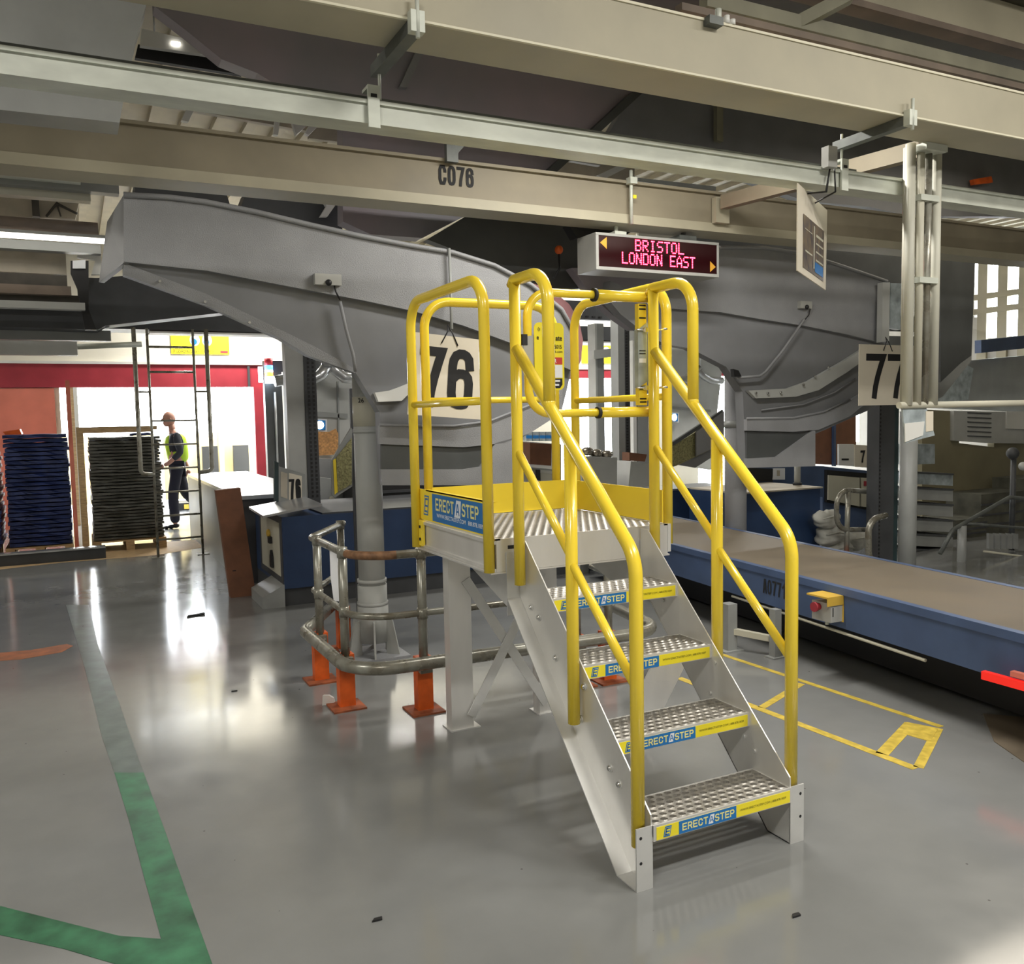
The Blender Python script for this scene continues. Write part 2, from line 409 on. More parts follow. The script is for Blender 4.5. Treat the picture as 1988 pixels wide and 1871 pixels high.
b.prism([(xx-.0009, 1.820, z0+.035), (xx-.0009, 1.812, z0+.035), (xx-.0009, 1.797, z1-.03), (xx-.0009, 1.805, z1-.03)], (.0003, 0, 0))
b.build('sticker', toe, label='blue and cream maker sticker')
MB('yellow_sheet').box(-.05, DX1-.01, DY1-.002, DY1+.003, DZ+.005, DZ+.165).build('toe_board', plat)
MB('yellow_sheet').box(DX1-.004, DX1+.003, 1.02, DY1, DZ+.005, DZ+.163).build('toe_board', plat)
# guard rails of the deck
R1 = .0245; R2 = .0175
def guard(P, Q, zt, zm, zbt, rad=.14, r=R1):
    P, Q = V(P), V(Q)
    b = MB('yellow').tube(fillet([P+Up*zbt, P+Up*zt, Q+Up*zt, Q+Up*zbt], rad, 9), r)
    b.tube([P+Up*zm, Q+Up*zm], R2)
    return b
b = guard((-.14, 1.0, 0), (-.14, 1.9, 0), 2.245, 1.72, .975)
for y in (1.045, 1.855): b.m('yellow_sheet').box(-.135, -.118, y-.02, y+.02, .985, 1.12)
b.m('ink')
for y in (1.045, 1.855):
    for z in (1.02, 1.085): b.box(-.14, -.134, y-.006, y+.006, z-.007, z+.007)
b.build('guard_rail', plat)
guard((-.055, 1.925, 0), (.725, 1.925, 0), 2.26, 1.74, 1.0).build('guard_rail', plat)
b = guard((.83, 1.02, 0), (.83, 1.88, 0), 2.26, 1.73, 1.02); b.m('aluminium_dull').box(.804, .822, .985, 1.06, .985, 1.12); b.build('guard_rail', plat)
# stair handrails
for X in (-.036, .675):
    def p(y, z): return (X, y, z)
    b = MB('yellow').tube(fillet([p(.04, .145 if X < 0 else .20), p(.04, 1.165), p(.90, 1.935)], .16, 9), R1)
    b.tube([p(.912, .925), p(.912, 2.215)], R1); b.tube(fillet([p(.935, 2.2), p(.912, 2.222), p(.625, 2.222), p(.625, 1.71)], [.01, .13], 9), R1)
    b.tube([p(.47, .45), p(.47, 1.54)], R1)
    b.tube([p(.905, 1.50), p(.47, 1.105)], R2); b.tube([p(.47, 1.085), p(.05, .715)], R2)
    b.ball(p(.625, 1.70), R1*1.02); b.ball(p(.912, 2.222), R1*1.0)
    h = b.build('handrail', plat, label='left yellow tube handrail' if X < 0 else 'right yellow tube handrail')
# rear legs and cross brace
for (x0, x1) in ((-.025, .10), (.50, .62)):
    b = MB('aluminium').box(x0, x1, 1.755, 1.761, 0.006, zb-.008); b.box(x0, x0+.005, 1.761, 1.83, .006, zb-.008); b.box(x1-.005, x1, 1.761, 1.80, .006, zb-.008)
    b.m('aluminium_dull').box(x0-.012, x1+.035, 1.74, 1.86, 0, .006); b.box(x0-.02, x1+.04, 1.75, 1.84, zb-.03, zb-.009)
    b.build('leg', plat)
b = MB('aluminium_dull').bar((.07, 1.748, .80), (.54, 1.748, .06), .006, .052, (1, 0, 0)); b.build('cross_brace', plat)
b = MB('aluminium_dull').bar((.52, 1.738, .80), (.08, 1.738, .07), .006, .052, (1, 0, 0)); b.build('cross_brace', plat)
# swing gate
g = MB('yellow'); gy = .955
g.tube(fillet([(.40, gy, 2.185), (.045, gy, 2.185), (.045, gy, 1.66), (.42, gy, 1.66)], .11, 9), .019)
g.tube([(.385, gy, 2.185), (.70, gy, 2.185)], R1); g.tube([(.40, gy, 1.66), (.70, gy, 1.66)], R1)
g.m('rubber').tube([(.378, gy, 2.185), (.392, gy, 2.185)], .030); g.tube([(.392, gy, 1.66), (.406, gy, 1.66)], .027)
g.m('bolt').cyl((.665, gy-.026, 2.185), (.665, gy-.022, 2.185), .009, 10); g.cyl((.665, gy-.026, 1.66), (.665, gy-.022, 1.66), .009, 10)
gate = g.build('gate', plat, label='yellow self closing tube gate')
b = MB('yellow_sheet').box(.618, .662, gy-.008, gy+.02, 1.69, 1.80); b.box(.618, .662, gy-.008, gy+.02, 2.03, 2.155)
b.m('black')
for z in (1.705, 1.72, 1.765, 1.775, 2.09, 2.13, 2.147): b.box(.622, .658, gy-.0095, gy-.008, z-.0035, z+.0035)
b.m('clear_grey').prism([(.612, gy-.012, 1.77), (.664, gy-.012, 1.80), (.664, gy-.012, 2.07), (.612, gy-.012, 2.035)], (0, .03, 0))
b.m('label_white').box(.616, .655, gy-.0135, gy-.012, 1.885, 1.905); b.m('ink').box(.618, .652, gy-.0145, gy-.0135, 1.925, 1.929); b.box(.618, .652, gy-.0145, gy-.0135, 1.938, 1.942)
b.m('bolt')
for z in (1.77, 2.035):
    b.tube(fillet([(.60, gy-.02, z), (.72, gy-.02, z), (.72, .87, z)], .02, 5), .0045, 8); b.cyl((.645, gy-.03, z), (.645, gy, z), .012, 10)
b.build('hinge', gate)
def rrect(x0, x1, z0, z1, r, n=5):
    o = []
    for cx, cz, a0 in ((x1-r, z1-r, 0), (x0+r, z1-r, 90), (x0+r, z0+r, 180), (x1-r, z0+r, 270)):
        for k in range(n+1):
            a = math.radians(a0+90*k/n); o.append((cx+r*math.cos(a), cz+r*math.sin(a)))
    return o
yg = .925
b = MB('label_yellow').prism([(x, yg, z) for x, z in rrect(.062, .208, 1.762, 2.052, .025)], (0, .004, 0))
b.m('grey_plastic').prism([(.012, yg+.006, 1.86), (.075, yg+.006, 1.76), (.085, yg+.006, 2.0), (.012, yg+.006, 1.99)], (0, .004, 0))
b.m('black').box(.005, .03, yg+.002, yg+.03, 1.955, 2.0)
yy = yg-.0015
b.m('label_white').box(.145, .198, yy, yg, 1.815, 1.87); b.m('steel_red').box(.13, .198, yy, yg, 1.873, 1.903)
b.m('label_white').text('ER', (.158, yy-.0005, 1.888), Wd, Up, .022, .017, .02)
b.m('ink').text('ate', (.182, yy-.0005, 1.985), Wd, Up, .032, .020, .02); b.text('e', (.078, yy-.0005, 1.985), Wd, Up, .010, .014, .02)
b.text('5015', (.178, yy-.0005, 1.949), Wd, Up, .036, .017, .01); b.text('k.com', (.181, yy-.0005, 1.928), Wd, Up, .036, .009, .01)
b.prism([(x, yy, z) for x, z in ((.14, .0), (.185, .0), (.197, .015), (.197, .042), (.14, .042)) for x, z in ((x, z+1.770),)], (0, .001, 0))
b.m('label_white').box(.15, .185, yy-.0006, yy, 1.797, 1.805); b.box(.15, .18, yy-.0006, yy, 1.780, 1.788)
b.m('ink').box(.135, .16, yy-.0006, yy, 1.835, 1.839)
b.text('(', (.082, yy-.0005, 2.022), Wd, Up, .006, .02, 0); b.text('I', (.088, yy-.0005, 2.022), Wd, Up, .003, .012, 0)
b.build('sign_plate', gate, label='yellow and white maker and warning plate')
# ================================================================ SETTING
def floor_mat():
    m = bpy.data.materials.new('floor_epoxy'); m.use_nodes = True; nt = m.node_tree; N = nt.nodes; L = nt.links; b = N['Principled BSDF']
    tc = N.new('ShaderNodeTexCoord')
    def noise(s, d=6):
        n = N.new('ShaderNodeTexNoise'); n.inputs['Scale'].default_value = s; n.inputs['Detail'].default_value = d; L.new(tc.outputs['Object'], n.inputs['Vector']); return n
    n1 = noise(.7); n2 = noise(5); n3 = noise(70, 2)
    cr = N.new('ShaderNodeValToRGB'); e = cr.color_ramp.elements
    e[0].position = .3; e[0].color = (.19, .195, .19, 1); e[1].position = .7; e[1].color = (.232, .237, .23, 1)
    mx = N.new('ShaderNodeMath'); mx.operation = 'MULTIPLY_ADD'; L.new(n2.outputs['Fac'], mx.inputs[0]); mx.inputs[1].default_value = .45
    ml = N.new('ShaderNodeMath'); ml.operation = 'MULTIPLY'; L.new(n1.outputs['Fac'], ml.inputs[0]); ml.inputs[1].default_value = .55
    L.new(ml.outputs[0], mx.inputs[2]); L.new(mx.outputs[0], cr.inputs[0])
    # scuffs and specks of dirt
    vo = N.new('ShaderNodeTexVoronoi'); vo.inputs['Scale'].default_value = 6.5; L.new(tc.outputs['Object'], vo.inputs['Vector'])
    lt = N.new('ShaderNodeMath'); lt.operation = 'LESS_THAN'; lt.inputs[1].default_value = .03; L.new(vo.outputs['Distance'], lt.inputs[0])
    mi = N.new('ShaderNodeMix'); mi.data_type = 'RGBA'; L.new(lt.outputs[0], mi.inputs[0]); L.new(cr.outputs[0], mi.inputs[6]); mi.inputs[7].default_value = (.10, .10, .095, 1)
    L.new(mi.outputs[2], b.inputs['Base Color'])
    mr = N.new('ShaderNodeMapRange'); mr.inputs['From Min'].default_value = .3; mr.inputs['From Max'].default_value = .7; mr.inputs['To Min'].default_value = .11; mr.inputs['To Max'].default_value = .17; b.inputs['IOR'].default_value = 1.62
    L.new(n2.outputs['Fac'], mr.inputs[0]); L.new(mr.outputs[0], b.inputs['Roughness'])
    bp = N.new('ShaderNodeBump'); bp.inputs['Strength'].default_value = .06; bp.inputs['Distance'].default_value = .002
    ad = N.new('ShaderNodeMath'); ad.operation = 'MULTIPLY_ADD'; ad.inputs[1].default_value = .25; L.new(n3.outputs['Fac'], ad.inputs[0]); L.new(n2.outputs['Fac'], ad.inputs[2])
    L.new(ad.outputs[0], bp.inputs['Height']); L.new(bp.outputs[0], b.inputs['Normal'])
    MATS['floor'] = m
floor_mat()
mat('green_paint', (.045, .17, .085), .4, 0, .25, 9)
mat('green_worn', (.13, .165, .15), .3, 0, .2, 7)
XL, XR, YB, YF, ZC = -7., 13., -6., 13.5, 4.7
struct(MB('floor').box(XL, XR, YB, 22, -.1, 0), 'floor')
def ceil_mat():
    m = mat('ceiling', (.55, .50, .38), .6, 0, .08, 3); return m
ceil_mat()
b = MB('ceiling').box(XL, XR, YB, YF+.2, ZC, ZC+.1)
for k in range(66): x = XL+.15+k*.3; b.box(x-.05, x+.05, YB, YF, ZC-.06, ZC)
struct(b, 'ceiling')
mat('wall', (.55, .54, .50), .7, 0, .04, 2)
struct(MB('wall').box(XL-.2, XL, YB, YF+.2, 0, ZC), 'wall_left')
struct(MB('wall').box(XL-.2, XR+.2, YB-.2, YB, 0, ZC), 'wall_back')
# dock wall with its openings
def wallY(name, holes, m='wall'):
    """wall in the plane Y=YF cut by rectangular holes (x0,x1,z0,z1)"""
    xs = sorted({XL, XR+.2} | {h[0] for h in holes} | {h[1] for h in holes}); zs = sorted({0, ZC} | {h[2] for h in holes} | {h[3] for h in holes})
    b = MB(m)
    for i in range(len(xs)-1):
        z = 0
        for j in range(len(zs)-1):
            cx, cz = (xs[i]+xs[i+1])/2, (zs[j]+zs[j+1])/2
            if not any(h[0] < cx < h[1] and h[2] < cz < h[3] for h in holes): b.box(xs[i], xs[i+1], YF, YF+.2, zs[j], zs[j+1])
    return struct(b, name)
mat('wall_white', (.80, .77, .66), .6, 0, .03, 2)
wallY('wall_front', [(-1.90, 1.14, 0, 2.24), (7.25, 9.05, 0, 2.40), (11.0, 12.4, 0, 2.45), (-.95, .62, 3.49, 3.62), (7.6, 9.3, 3.62, 3.85)], 'wall_white')
# side wall with windows on the right
yw = [at(1900, 550, X=XR), at(1988, 550, X=XR)]
holes = []
def wh(px0, px1, py0, py1):
    a, c = at(px0, py0, X=XR), at(px1, py1, X=XR); holes.append((min(a.y, c.y), max(a.y, c.y), min(a.z, c.z), min(ZC-.05, max(a.z, c.z))))
wh(1893, 2100, 500, 592); wh(1897, 2100, 612, 640); wh(1905, 2100, 712, 775); wh(1636, 1668, 792, 858)
xs = sorted({YB, YF} | {h[0] for h in holes} | {h[1] for h in holes}); zs = sorted({0, ZC} | {h[2] for h in holes} | {h[3] for h in holes})
b = MB('wall')
for i in range(len(xs)-1):
    for j in range(len(zs)-1):
        cy, cz = (xs[i]+xs[i+1])/2, (zs[j]+zs[j+1])/2
        if not any(h[0] < cy < h[1] and h[2] < cz < h[3] for h in holes): b.box(XR, XR+.2, xs[i], xs[i+1], zs[j], zs[j+1])
struct(b, 'wall_right')
h0 = holes[0]
b = MB('cream'); 
for k in range(5):
    y = h0[0]+(h0[1]-h0[0])*(k+.5)/5; b.box(XR-.05, XR+.1, y-.09, y+.09, holes[2][2], h0[3])
for z in (holes[1][3]+.06, h0[2]+.35): b.box(XR-.06, XR+.1, h0[0], h0[1], z-.05, z+.05)
struct(b, 'window_1')
# red door surround
b = MB('red').box(XL+.05, 1.40, YF-.06, YF-.002, 2.24, 2.62); b.box(1.14, 1.42, YF-.10, YF-.002, 0, 2.24); b.m('grey_dark').box(1.05, 1.09, YF-.09, YF-.06, 2.24, 2.60)
b.m('white_paint').box(XL+.05, 1.75, YF-.09, YF-.002, 2.62, 2.66)
struct(b, 'trim_1')
b = MB('red').box(7.0, 9.3, YF-.06, YF-.002, 2.40, 2.58); b.box(9.05, 9.25, YF-.08, YF-.002, 0, 2.4); b.m('white_paint').box(7.0, 9.3, YF-.08, YF-.002, 2.58, 2.62)
struct(b, 'trim_2')
b = MB('red').box(10.6, 12.6, YF-.06, YF-.002, 2.45, 2.58); struct(b, 'trim_3')
b = MB('salmon').box(-3.3, -1.97, YF-.05, YF-.003, .0, 2.23); b.m('wood').box(-1.78, -1.70, YF-.1, YF+.05, 0, 2.24); b.m('white_paint').box(-1.70, -1.64, YF-.1, YF+.05, 0, 2.24); struct(b, 'door_1')  # pale salmon carries the daylight coming through the red panel
# trailer standing at the dock
t = thing('lorry_trailer', 'pale yellow open trailer side seen through the bright dock opening', 'trailer', (0, 16, 0))
MB('trailer').box(-3, 4.5, 16.2, 16.3, .1, 1.42).build('side_panel', t)
b = MB('grey_light')
for x in (-.2, .95, 2.1): b.box(x-.04, x+.04, 16.1, 16.2, .05, 1.55)
b.build('post', t)
b = MB('black').box(.55, .85, 15.95, 16.05, .55, 1.15); b.build('grille', t); b = MB('black').box(1.15, 1.45, 15.95, 16.05, .55, 1.15); b.build('grille', t)
b = MB('black').box(-.2, .7, 14.6, 15.2, .02, .16); b.m('plastic_yellow')
for k in range(5): b.box(-.15+k*.17, -.07+k*.17, 14.58, 14.6, .05, .13)
tag(b.build('dock_bumper'), 'low black and yellow dock leveller lip behind the walking person', 'bumper')
# eye sign above the door
def eye_sign(px, py0, w, label, words=True, Y=YF-.012):
    c = at(px, py0, Y=Y); b = MB('label_yellow').box(c.x-w/2, c.x+w/2, Y-.006, Y, c.z-w*.19, c.z+w*.19)
    for s in (-1, 1):
        x = c.x+s*w*.105+w*.01; b.m('label_white'); y = Y-.007
        b.prism([(x+w*.085*math.cos(a*math.pi/10), y, c.z+w*.06+w*.105*math.sin(a*math.pi/10)) for a in range(20)], (0, -.001, 0))
        b.m('label_blue').prism([(x+w*.05*math.cos(a*math.pi/8)-w*.012, y-.002, c.z+w*.03+w*.055*math.sin(a*math.pi/8)) for a in range(16)], (0, -.001, 0))
    if words:
        b.m('ink').text('ENSURE                    ', (c.x-w*.385, Y-.008, c.z-w*.085), Wd, Up, w*.17, w*.045, .0)
        b.text('IF LOADING BAY IS EMPTY', (c.x-w*.12, Y-.008, c.z-w*.145), Wd, Up, w*.70, w*.05, .0)
        b.m('red').box(c.x+w*.34, c.x+w*.47, Y-.008, Y-.006, c.z-w*.165, c.z-w*.125)
    return tag(b.build('wall_sign'), label, 'sign')
eye_sign(389, 667, .95, 'yellow sign with two cartoon eyes on the white wall above the red door')
eye_sign(1168, 688, 1.0, 'yellow sign seen through the gate high on the far wall', False)

# floor markings
def fpoly(pix, m, name, label, z=.0015, cat='floor marking'):
    pts = [at(x, y, Z=0) for x, y in pix]
    return tag(MB(m).prism([(p.x, p.y, 0.0002) for p in pts], (0, 0, z)).build(name), label, cat)
fpoly([(128, 1174), (165, 1298), (198, 1430), (222, 1500), (279, 1500), (272, 1483), (231, 1364), (190, 1252), (173, 1174)], 'green_worn', 'floor_line', 'worn grey upper stretch of the long floor line running to the dock')
fpoly([(222, 1500), (251, 1594), (284, 1718), (313, 1823), (231, 1817), (0, 1759), (-160, 1722), (-160, 1775), (0, 1815), (124, 1842), (222, 1871), (330, 1905), (430, 1920), (412, 1871), (363, 1735), (321, 1615), (279, 1500)], 'green_paint', 'floor_line', 'green painted floor line forking at the lower left corner')
def fstrip(a, c, w, m, name, label, cat='floor marking'):
    p, q = at(*a, Z=0), at(*c, Z=0); d = (q-p).normalized(); n = V((-d.y, d.x, 0))*w/2
    return tag(MB(m).prism([(v.x, v.y, .0003) for v in (p-n, q-n, q+n, p+n)], (0, 0, .0015)).build(name), label, cat)
fstrip((1318, 1316), (1778, 1492), .05, 'paint_yellow', 'floor_line', 'long yellow floor line nearer the stairs right foot')
fstrip((1400, 1270), (1828, 1411), .04, 'paint_yellow', 'floor_line', 'long yellow floor line nearer the belt conveyor')
fstrip((1478, 1374), (1556, 1327), .045, 'paint_yellow', 'floor_line', 'short yellow cross line between the two long yellow lines behind the right handrail')
fstrip((1712, 1464), (1768, 1404), .06, 'paint_yellow', 'floor_line', 'yellow cross line near the far right end of the marked bay')
fstrip((1783, 1490), (1822, 1414), .045, 'paint_yellow', 'floor_line', 'yellow line closing the right end of the marked bay')
fpoly([(1760, 1402), (1822, 1414), (1806, 1440), (1752, 1424)], 'paint_yellow', 'floor_patch', 'solid yellow patch in the back corner of the marked bay', .0025)
fpoly([(-60, 1272), (60, 1262), (130, 1250), (142, 1254), (120, 1266), (40, 1280), (-60, 1287)], 'paint_orange', 'floor_line', 'faded orange curved floor line at the left edge')
fpoly([(-60, 1082), (120, 1066), (400, 1046), (410, 1060), (300, 1078), (120, 1092), (-60, 1112)], 'wood', 'floor_strip', 'tan edge strip on the floor in front of the pallets')
fpoly([(1908, 1386), (2060, 1400), (2060, 1520), (1988, 1480), (1930, 1440)], 'belt', 'floor_shade_patch', 'brown patch put in for a shadow shape on the floor at the right edge', .004, 'sheet')  # flat patch painting a brownish shadow shape on the floor

# small litter
c = at(380, 1196, Z=0); b = MB('black'); b.tube([c+V((-.07, -.02, .006)), c+V((-.03, .01, .008)), c+V((.03, 0, .006)), c+V((.07, .01, .01)), c+V((.075, .05, .008)), c+V((.04, .04, .008)), c+V((-.06, .02, .006))], .006, 6)
tag(b.build('cable_tie'), 'black curled strap lying in the bright floor reflection', 'strap')
c = at(637, 1368, Z=0); b = MB('white_paint').prism([(c.x-.035, c.y, .001), (c.x+.035, c.y-.01, .001), (c.x+.03, c.y, .035), (c.x+.005, c.y, .055), (c.x-.03, c.y, .06)], (.01, .012, 0))
tag(b.build('paper_scrap'), 'small folded white card scrap standing by the orange posts', 'scrap')
for (x, y), lb in (((1545, 1779), 'small dark twisted debris at the lower right'), ((732, 1787), 'tiny dark crumb on the floor below the steps'), ((455, 1342), 'small dark sliver on the floor in front of the guard rail')):
    c = at(x, y, Z=0); tag(MB('black').prism([(c.x-.018, c.y-.004, .0005), (c.x+.016, c.y-.006, .0005), (c.x+.02, c.y+.008, .0005), (c.x-.006, c.y+.01, .0005)], (0, 0, .006)).build('debris'), lb, 'debris')

# ================================================================ PALLET STACKS AT THE DOCK
def pallet(x0, x1, y0, y1, label):
    t = thing('pallet', label, 'pallet', ((x0+x1)/2, (y0+y1)/2, 0), None)
    b = MB('wood')
    for k in range(7): y = y0+(y1-y0-.1)*k/6; b.box(x0, x1, y, y+.1, .12, .14)
    b.build('deck_boards', t)
    b = MB('wood')
    for x in (x0, (x0+x1)/2-.05, x1-.1):
        for y in (y0, (y0+y1)/2-.05, y1-.1): b.box(x, x+.1, y, y+.1, .02, .12)
        b.box(x, x+.1, y0, y1, 0, .02)
    b.build('blocks', t)
def stack(x0, x1, y0, y1, z0, n, h, m, name, label, group, cat):
    for k in range(n):
        o = [random.uniform(-.010, .010) for _ in range(4)]; z = z0+k*h
        b = MB(m); nx = 14
        def edge(f): return [(x0+(x1-x0)*i/nx, f(i)) for i in range(nx+1)]
        lo, hi = [], []
        ph = random.uniform(0, 6)
        for i in range(nx+1):
            x = x0+o[0]+(x1-x0+o[1])*i/nx; w = .003*math.sin(i*.9+ph)
            lo.append(V((x, y0+o[2]+.012*math.sin(i*1.3+ph), z+.002+w))); hi.append(V((x, y0+o[2]+.012*math.sin(i*1.3+ph), z+h*.80+w)))
        b.prism(lo+hi[::-1], (0, y1-y0, 0)); tag(b.build(name), label, cat, group)
mat('tub_blue2', (.018, .035, .15), .4, 0, .3, 9)
xa, xb = at(2, 950, Y=9.9).x, at(140, 950, Y=9.9).x
pallet(-2.55, -1.80, 9.9, 10.7, 'pallet under the blue tray stack near the left edge')
stack(-2.50, -1.80, 9.9, 10.7, .15, 26, .0535, 'tub_blue', 'folded_tray', 'flat dark blue tray in the tall stack left of the timber frame', 'blue trays in the stack left of the timber frame', 'tray')
pallet(-3.45, -2.62, 9.9, 10.7, 'pallet under the blue tray stack cut off at the left edge')
stack(-3.35, -2.58, 9.86, 10.7, .15, 22, .0535, 'tub_blue2', 'folded_tray', 'flat dark blue tray in the stack cut off by the left edge', 'blue trays in the stack at the left edge', 'tray')
pallet(-1.58, -.70, 9.9, 10.9, 'pallet under the grey tray stack beside the ladder')
stack(-1.56, -.72, 9.92, 10.9, .15, 32, .0415, 'tub_grey', 'folded_tray', 'flat dark grey tray in the stack beside the ladder', 'grey trays in the stack beside the ladder', 'tray')
c = at(415, 0, Y=10)
stack(-1.02, -.71, 10.95, 11.3, .15, 30, .0455, 'tub_blue', 'folded_tray', 'flat blue tray in the narrow stack behind the grey trays', 'blue trays behind the grey stack', 'tray')
b = MB('wood').box(-1.70, -1.62, 9.86, 9.94, 0, 1.56); b.box(-1.70, -.75, 9.86, 9.94, 1.56, 1.61); b.box(-1.63, -.75, 10.95, 11.0, 1.52, 1.58); b.m('salmon').box(-1.79, -1.74, 9.9, 9.98, 0, 2.2)
tag(b.build('timber_frame'), 'pale timber frame around the grey tray stack', 'frame')
b = MB('orange').prism([at(x, y, Y=10.3) for x, y in ((5, 838), (38, 833), (42, 843), (12, 846))], (0, .4, 0)); tag(b.build('parcel'), 'orange parcel on top of the blue tray stack', 'parcel')
b = MB('grey_dark').box(-4.2, -1.45, 9.35, 9.45, 0, .13); b.m('steel').box(-4.2, -1.45, 9.33, 9.47, .13, .15); tag(b.build('kerb_rail'), 'low dark steel kerb rail in front of the blue trays', 'kerb')

# ================================================================ LADDER
t = thing('fixed_ladder', 'grey steel fixed ladder with side grab loops rising to the dark mezzanine', 'ladder', (-.62, 9, 0))
xl, xr = -.88, -.36; zt = 2.98
for x in (xl, xr):
    MB('rail_grey').tube([(x, 9, .01), (x, 9, 1.55)] if False else [(x, 9, .01), (x, 9, zt-.2)], .016, 10).build('stile', t)
for k in range(6): z = .22+k*.29; MB('rail_grey').cyl((xl, 9, z), (xr, 9, z), .012, 8).build('rung', t)
for z in (2.56, 2.26+.0): MB('rail_grey').cyl((xl, 9, z), (xr, 9, z), .014, 8).build('rung', t)
for s, x in ((-1, xl), (1, xr)):
    MB('rail_grey').tube(fillet([(x+s*.15, 8.95, zt-.2), (x+s*.15, 8.95, 1.04), (x, 9, 1.02)], .06, 6), .026, 10).build('grab_rail', t)
    b = MB('rail_grey').box(x-.07, x+.07, 8.94, 9.06, 0, .008); b.build('foot_plate', t)
    MB('rail_grey').cyl((x+s*.15, 8.95, 2.02), (x, 9, 2.02), .012, 8).build('strut', t)

# ================================================================ MEZZANINE AND LEFT OVERHEAD LAYERS
def xbar(mb, px, y0, y1, Y, x0, x1, d):
    """level member along the X direction: edge heights read at one place, real depth d"""
    za, zb_ = at(px, y0, Y=Y).z, at(px, y1, Y=Y).z
    return mb.box(x0, x1, Y, Y+d, min(za, zb_), max(za, zb_))
b = MB('grey_dark'); xbar(b, 300, 606, 640, 9.05, -.85-.8, 12.9, .5)
tag(b.build('mezzanine_beam'), 'dark grey mezzanine edge beam above the ladder', 'beam')
b = MB('grey_dark'); xbar(b, 300, 545, 590, 9.1, -1.6, 12.9, .12)
b.m('black')
z0 = at(300, 583, Y=9.1).z
for k in range(60): x = -1.5+k*.12; b.box(x, x+.05, 9.09, 9.1, z0-.012, z0+.012)
tag(b.build('slotted_rail'), 'dark slotted steel rail just above the mezzanine edge beam', 'rail')
b = MB('white_paint'); xbar(b, 300, 642.5, 646, 9.06, -.84, 12.9, .3)
tag(b.build('cable_trunking'), 'thin white trunking under the mezzanine edge beam', 'trunking')
b = MB('grey_dark'); p = at(343, 590, Y=9.0); b.box(p.x-.06, p.x+.06, 8.9, 9.1, p.z-.12, p.z+.3); b.m('white_paint').cyl((p.x, 8.98, p.z-.16), (p.x, 8.98, p.z-.11), .05)
tag(b.build('hanger_bracket'), 'short dark bracket hanging across the bright slit above the ladder', 'bracket')
LY = 6.5
def layer(name, label, cat, m, y0, y1, x1px, Y=LY, d=.12, x1y=None, tubeit=False):
    xe = at(x1px, (y0+y1)/2, Y=Y).x; b = MB(m)
    za, zb_ = at(0, y0, Y=Y).z, at(0, y1, Y=Y).z; xs = XL
    if tubeit: r = (za-zb_)/2; b.cyl((xs, Y+r, (za+zb_)/2), (xe, Y+r, (za+zb_)/2), r, 16)
    else: b.box(xs, xe, Y, Y+d, zb_, za)
    return tag(b.build(name), label, cat)
mat('layer_tan', (.50, .45, .36), .6, 0, .1, 4); mat('layer_brown', (.20, .155, .12), .6, 0, .15, 4); mat('layer_dark', (.07, .062, .05), .6, 0, .2, 5)
layer('overhead_duct', 'pale green grey trunking, topmost of the left overhead layers', 'duct', 'galv', 308, 338, 155, 5.6)
layer('overhead_beam', 'grey beam just under the topmost trunking at upper left', 'beam', 'grey_paint', 338, 356, 230, 5.8)
layer('overhead_duct', 'light cream trunking above the dark wall brackets at upper left', 'duct', 'panel_cream', 356, 376, 175, 5.9)
b = MB('layer_tan').slab([(-40, 376), (155, 385), (146, 425), (-40, 418)], 7.2, .1); b.m('layer_dark'); p = at(69, 395, Y=7.2); b.box(p.x-.03, p.x+.03, 7.1, 7.2, p.z-.14, p.z+.10)
q = at(110, 395, Y=7.18); b.tube([at(90, 420, Y=7.15), q, at(150, 415, Y=7.15)], .012, 6); b.tube([at(112, 380, Y=7.15), q, at(118, 420, Y=7.15)], .008, 6)
tag(b.build('wall_panel'), 'tan panel with a dark cable knot at upper left', 'panel')
layer('overhead_pipe', 'thick brown pipe at upper left below the tan panel', 'pipe', 'layer_brown', 415, 449, 190, 6.0, tubeit=True)
b = MB('lamp'); za = at(0, 456, Y=5.9).z; xe = at(208, 465, Y=5.9).x; b.cyl((-4., 5.9, za), (xe, 5.9, za-.0), .020, 10)
t = MB('grey_light').box(XL+.002, xe+.03, 5.86, 5.94, za+.02, za+.045).build('tube_light'); tag(t, 'long white fluorescent tube light at upper left', 'light')
b.build('tube', t)
layer('overhead_beam', 'green grey channel below the fluorescent tube at left', 'beam', 'grey_paint', 463, 481, 195, 6.1)
layer('overhead_duct', 'cream duct at left level with the chute end', 'duct', 'layer_tan', 481, 527, 128, 6.4)
b = MB('white_paint').slab([(150, 492), (195, 492), (200, 533), (177, 533), (185, 505), (150, 500)], 6.3, .04); b.m('black').slab([(137, 506), (172, 506), (172, 600), (187, 640), (165, 640), (150, 560), (137, 530)], 6.2, .06); b.m('label_white').slab([(141, 506), (166, 504), (166, 521), (141, 521)], 6.18, .02)
tag(b.build('junction_box'), 'white and black junction box beside the left end of the chute', 'junction box')
layer('overhead_beam', 'very dark brown beam below the cream panel at left', 'beam', 'layer_dark', 529, 550, 130, 6.3)
layer('overhead_beam', 'dull tan beam at left above the long light rail', 'beam', 'layer_brown', 550, 568, 138, 6.2)
layer('overhead_beam', 'blackish beam at left directly on the light rail', 'beam', 'layer_dark', 568, 582, 160, 6.3)
layer('overhead_rail', 'light grey rail at left above the dark machine belly', 'rail', 'grey_light', 582, 596, 165, 6.1)
b = MB('grey_dark').slab([(-60, 594), (165, 597), (185, 540), (245, 535), (330, 560), (440, 606), (205, 632), (190, 640), (-60, 632)], 6.6, .3)
tag(b.build('machine_belly'), 'dark grey conveyor underside at left behind the chute end', 'conveyor underside')
layer('overhead_rail', 'mid grey rail below the dark conveyor underside at left', 'rail', 'grey_paint', 637, 658, 215, 6.9)
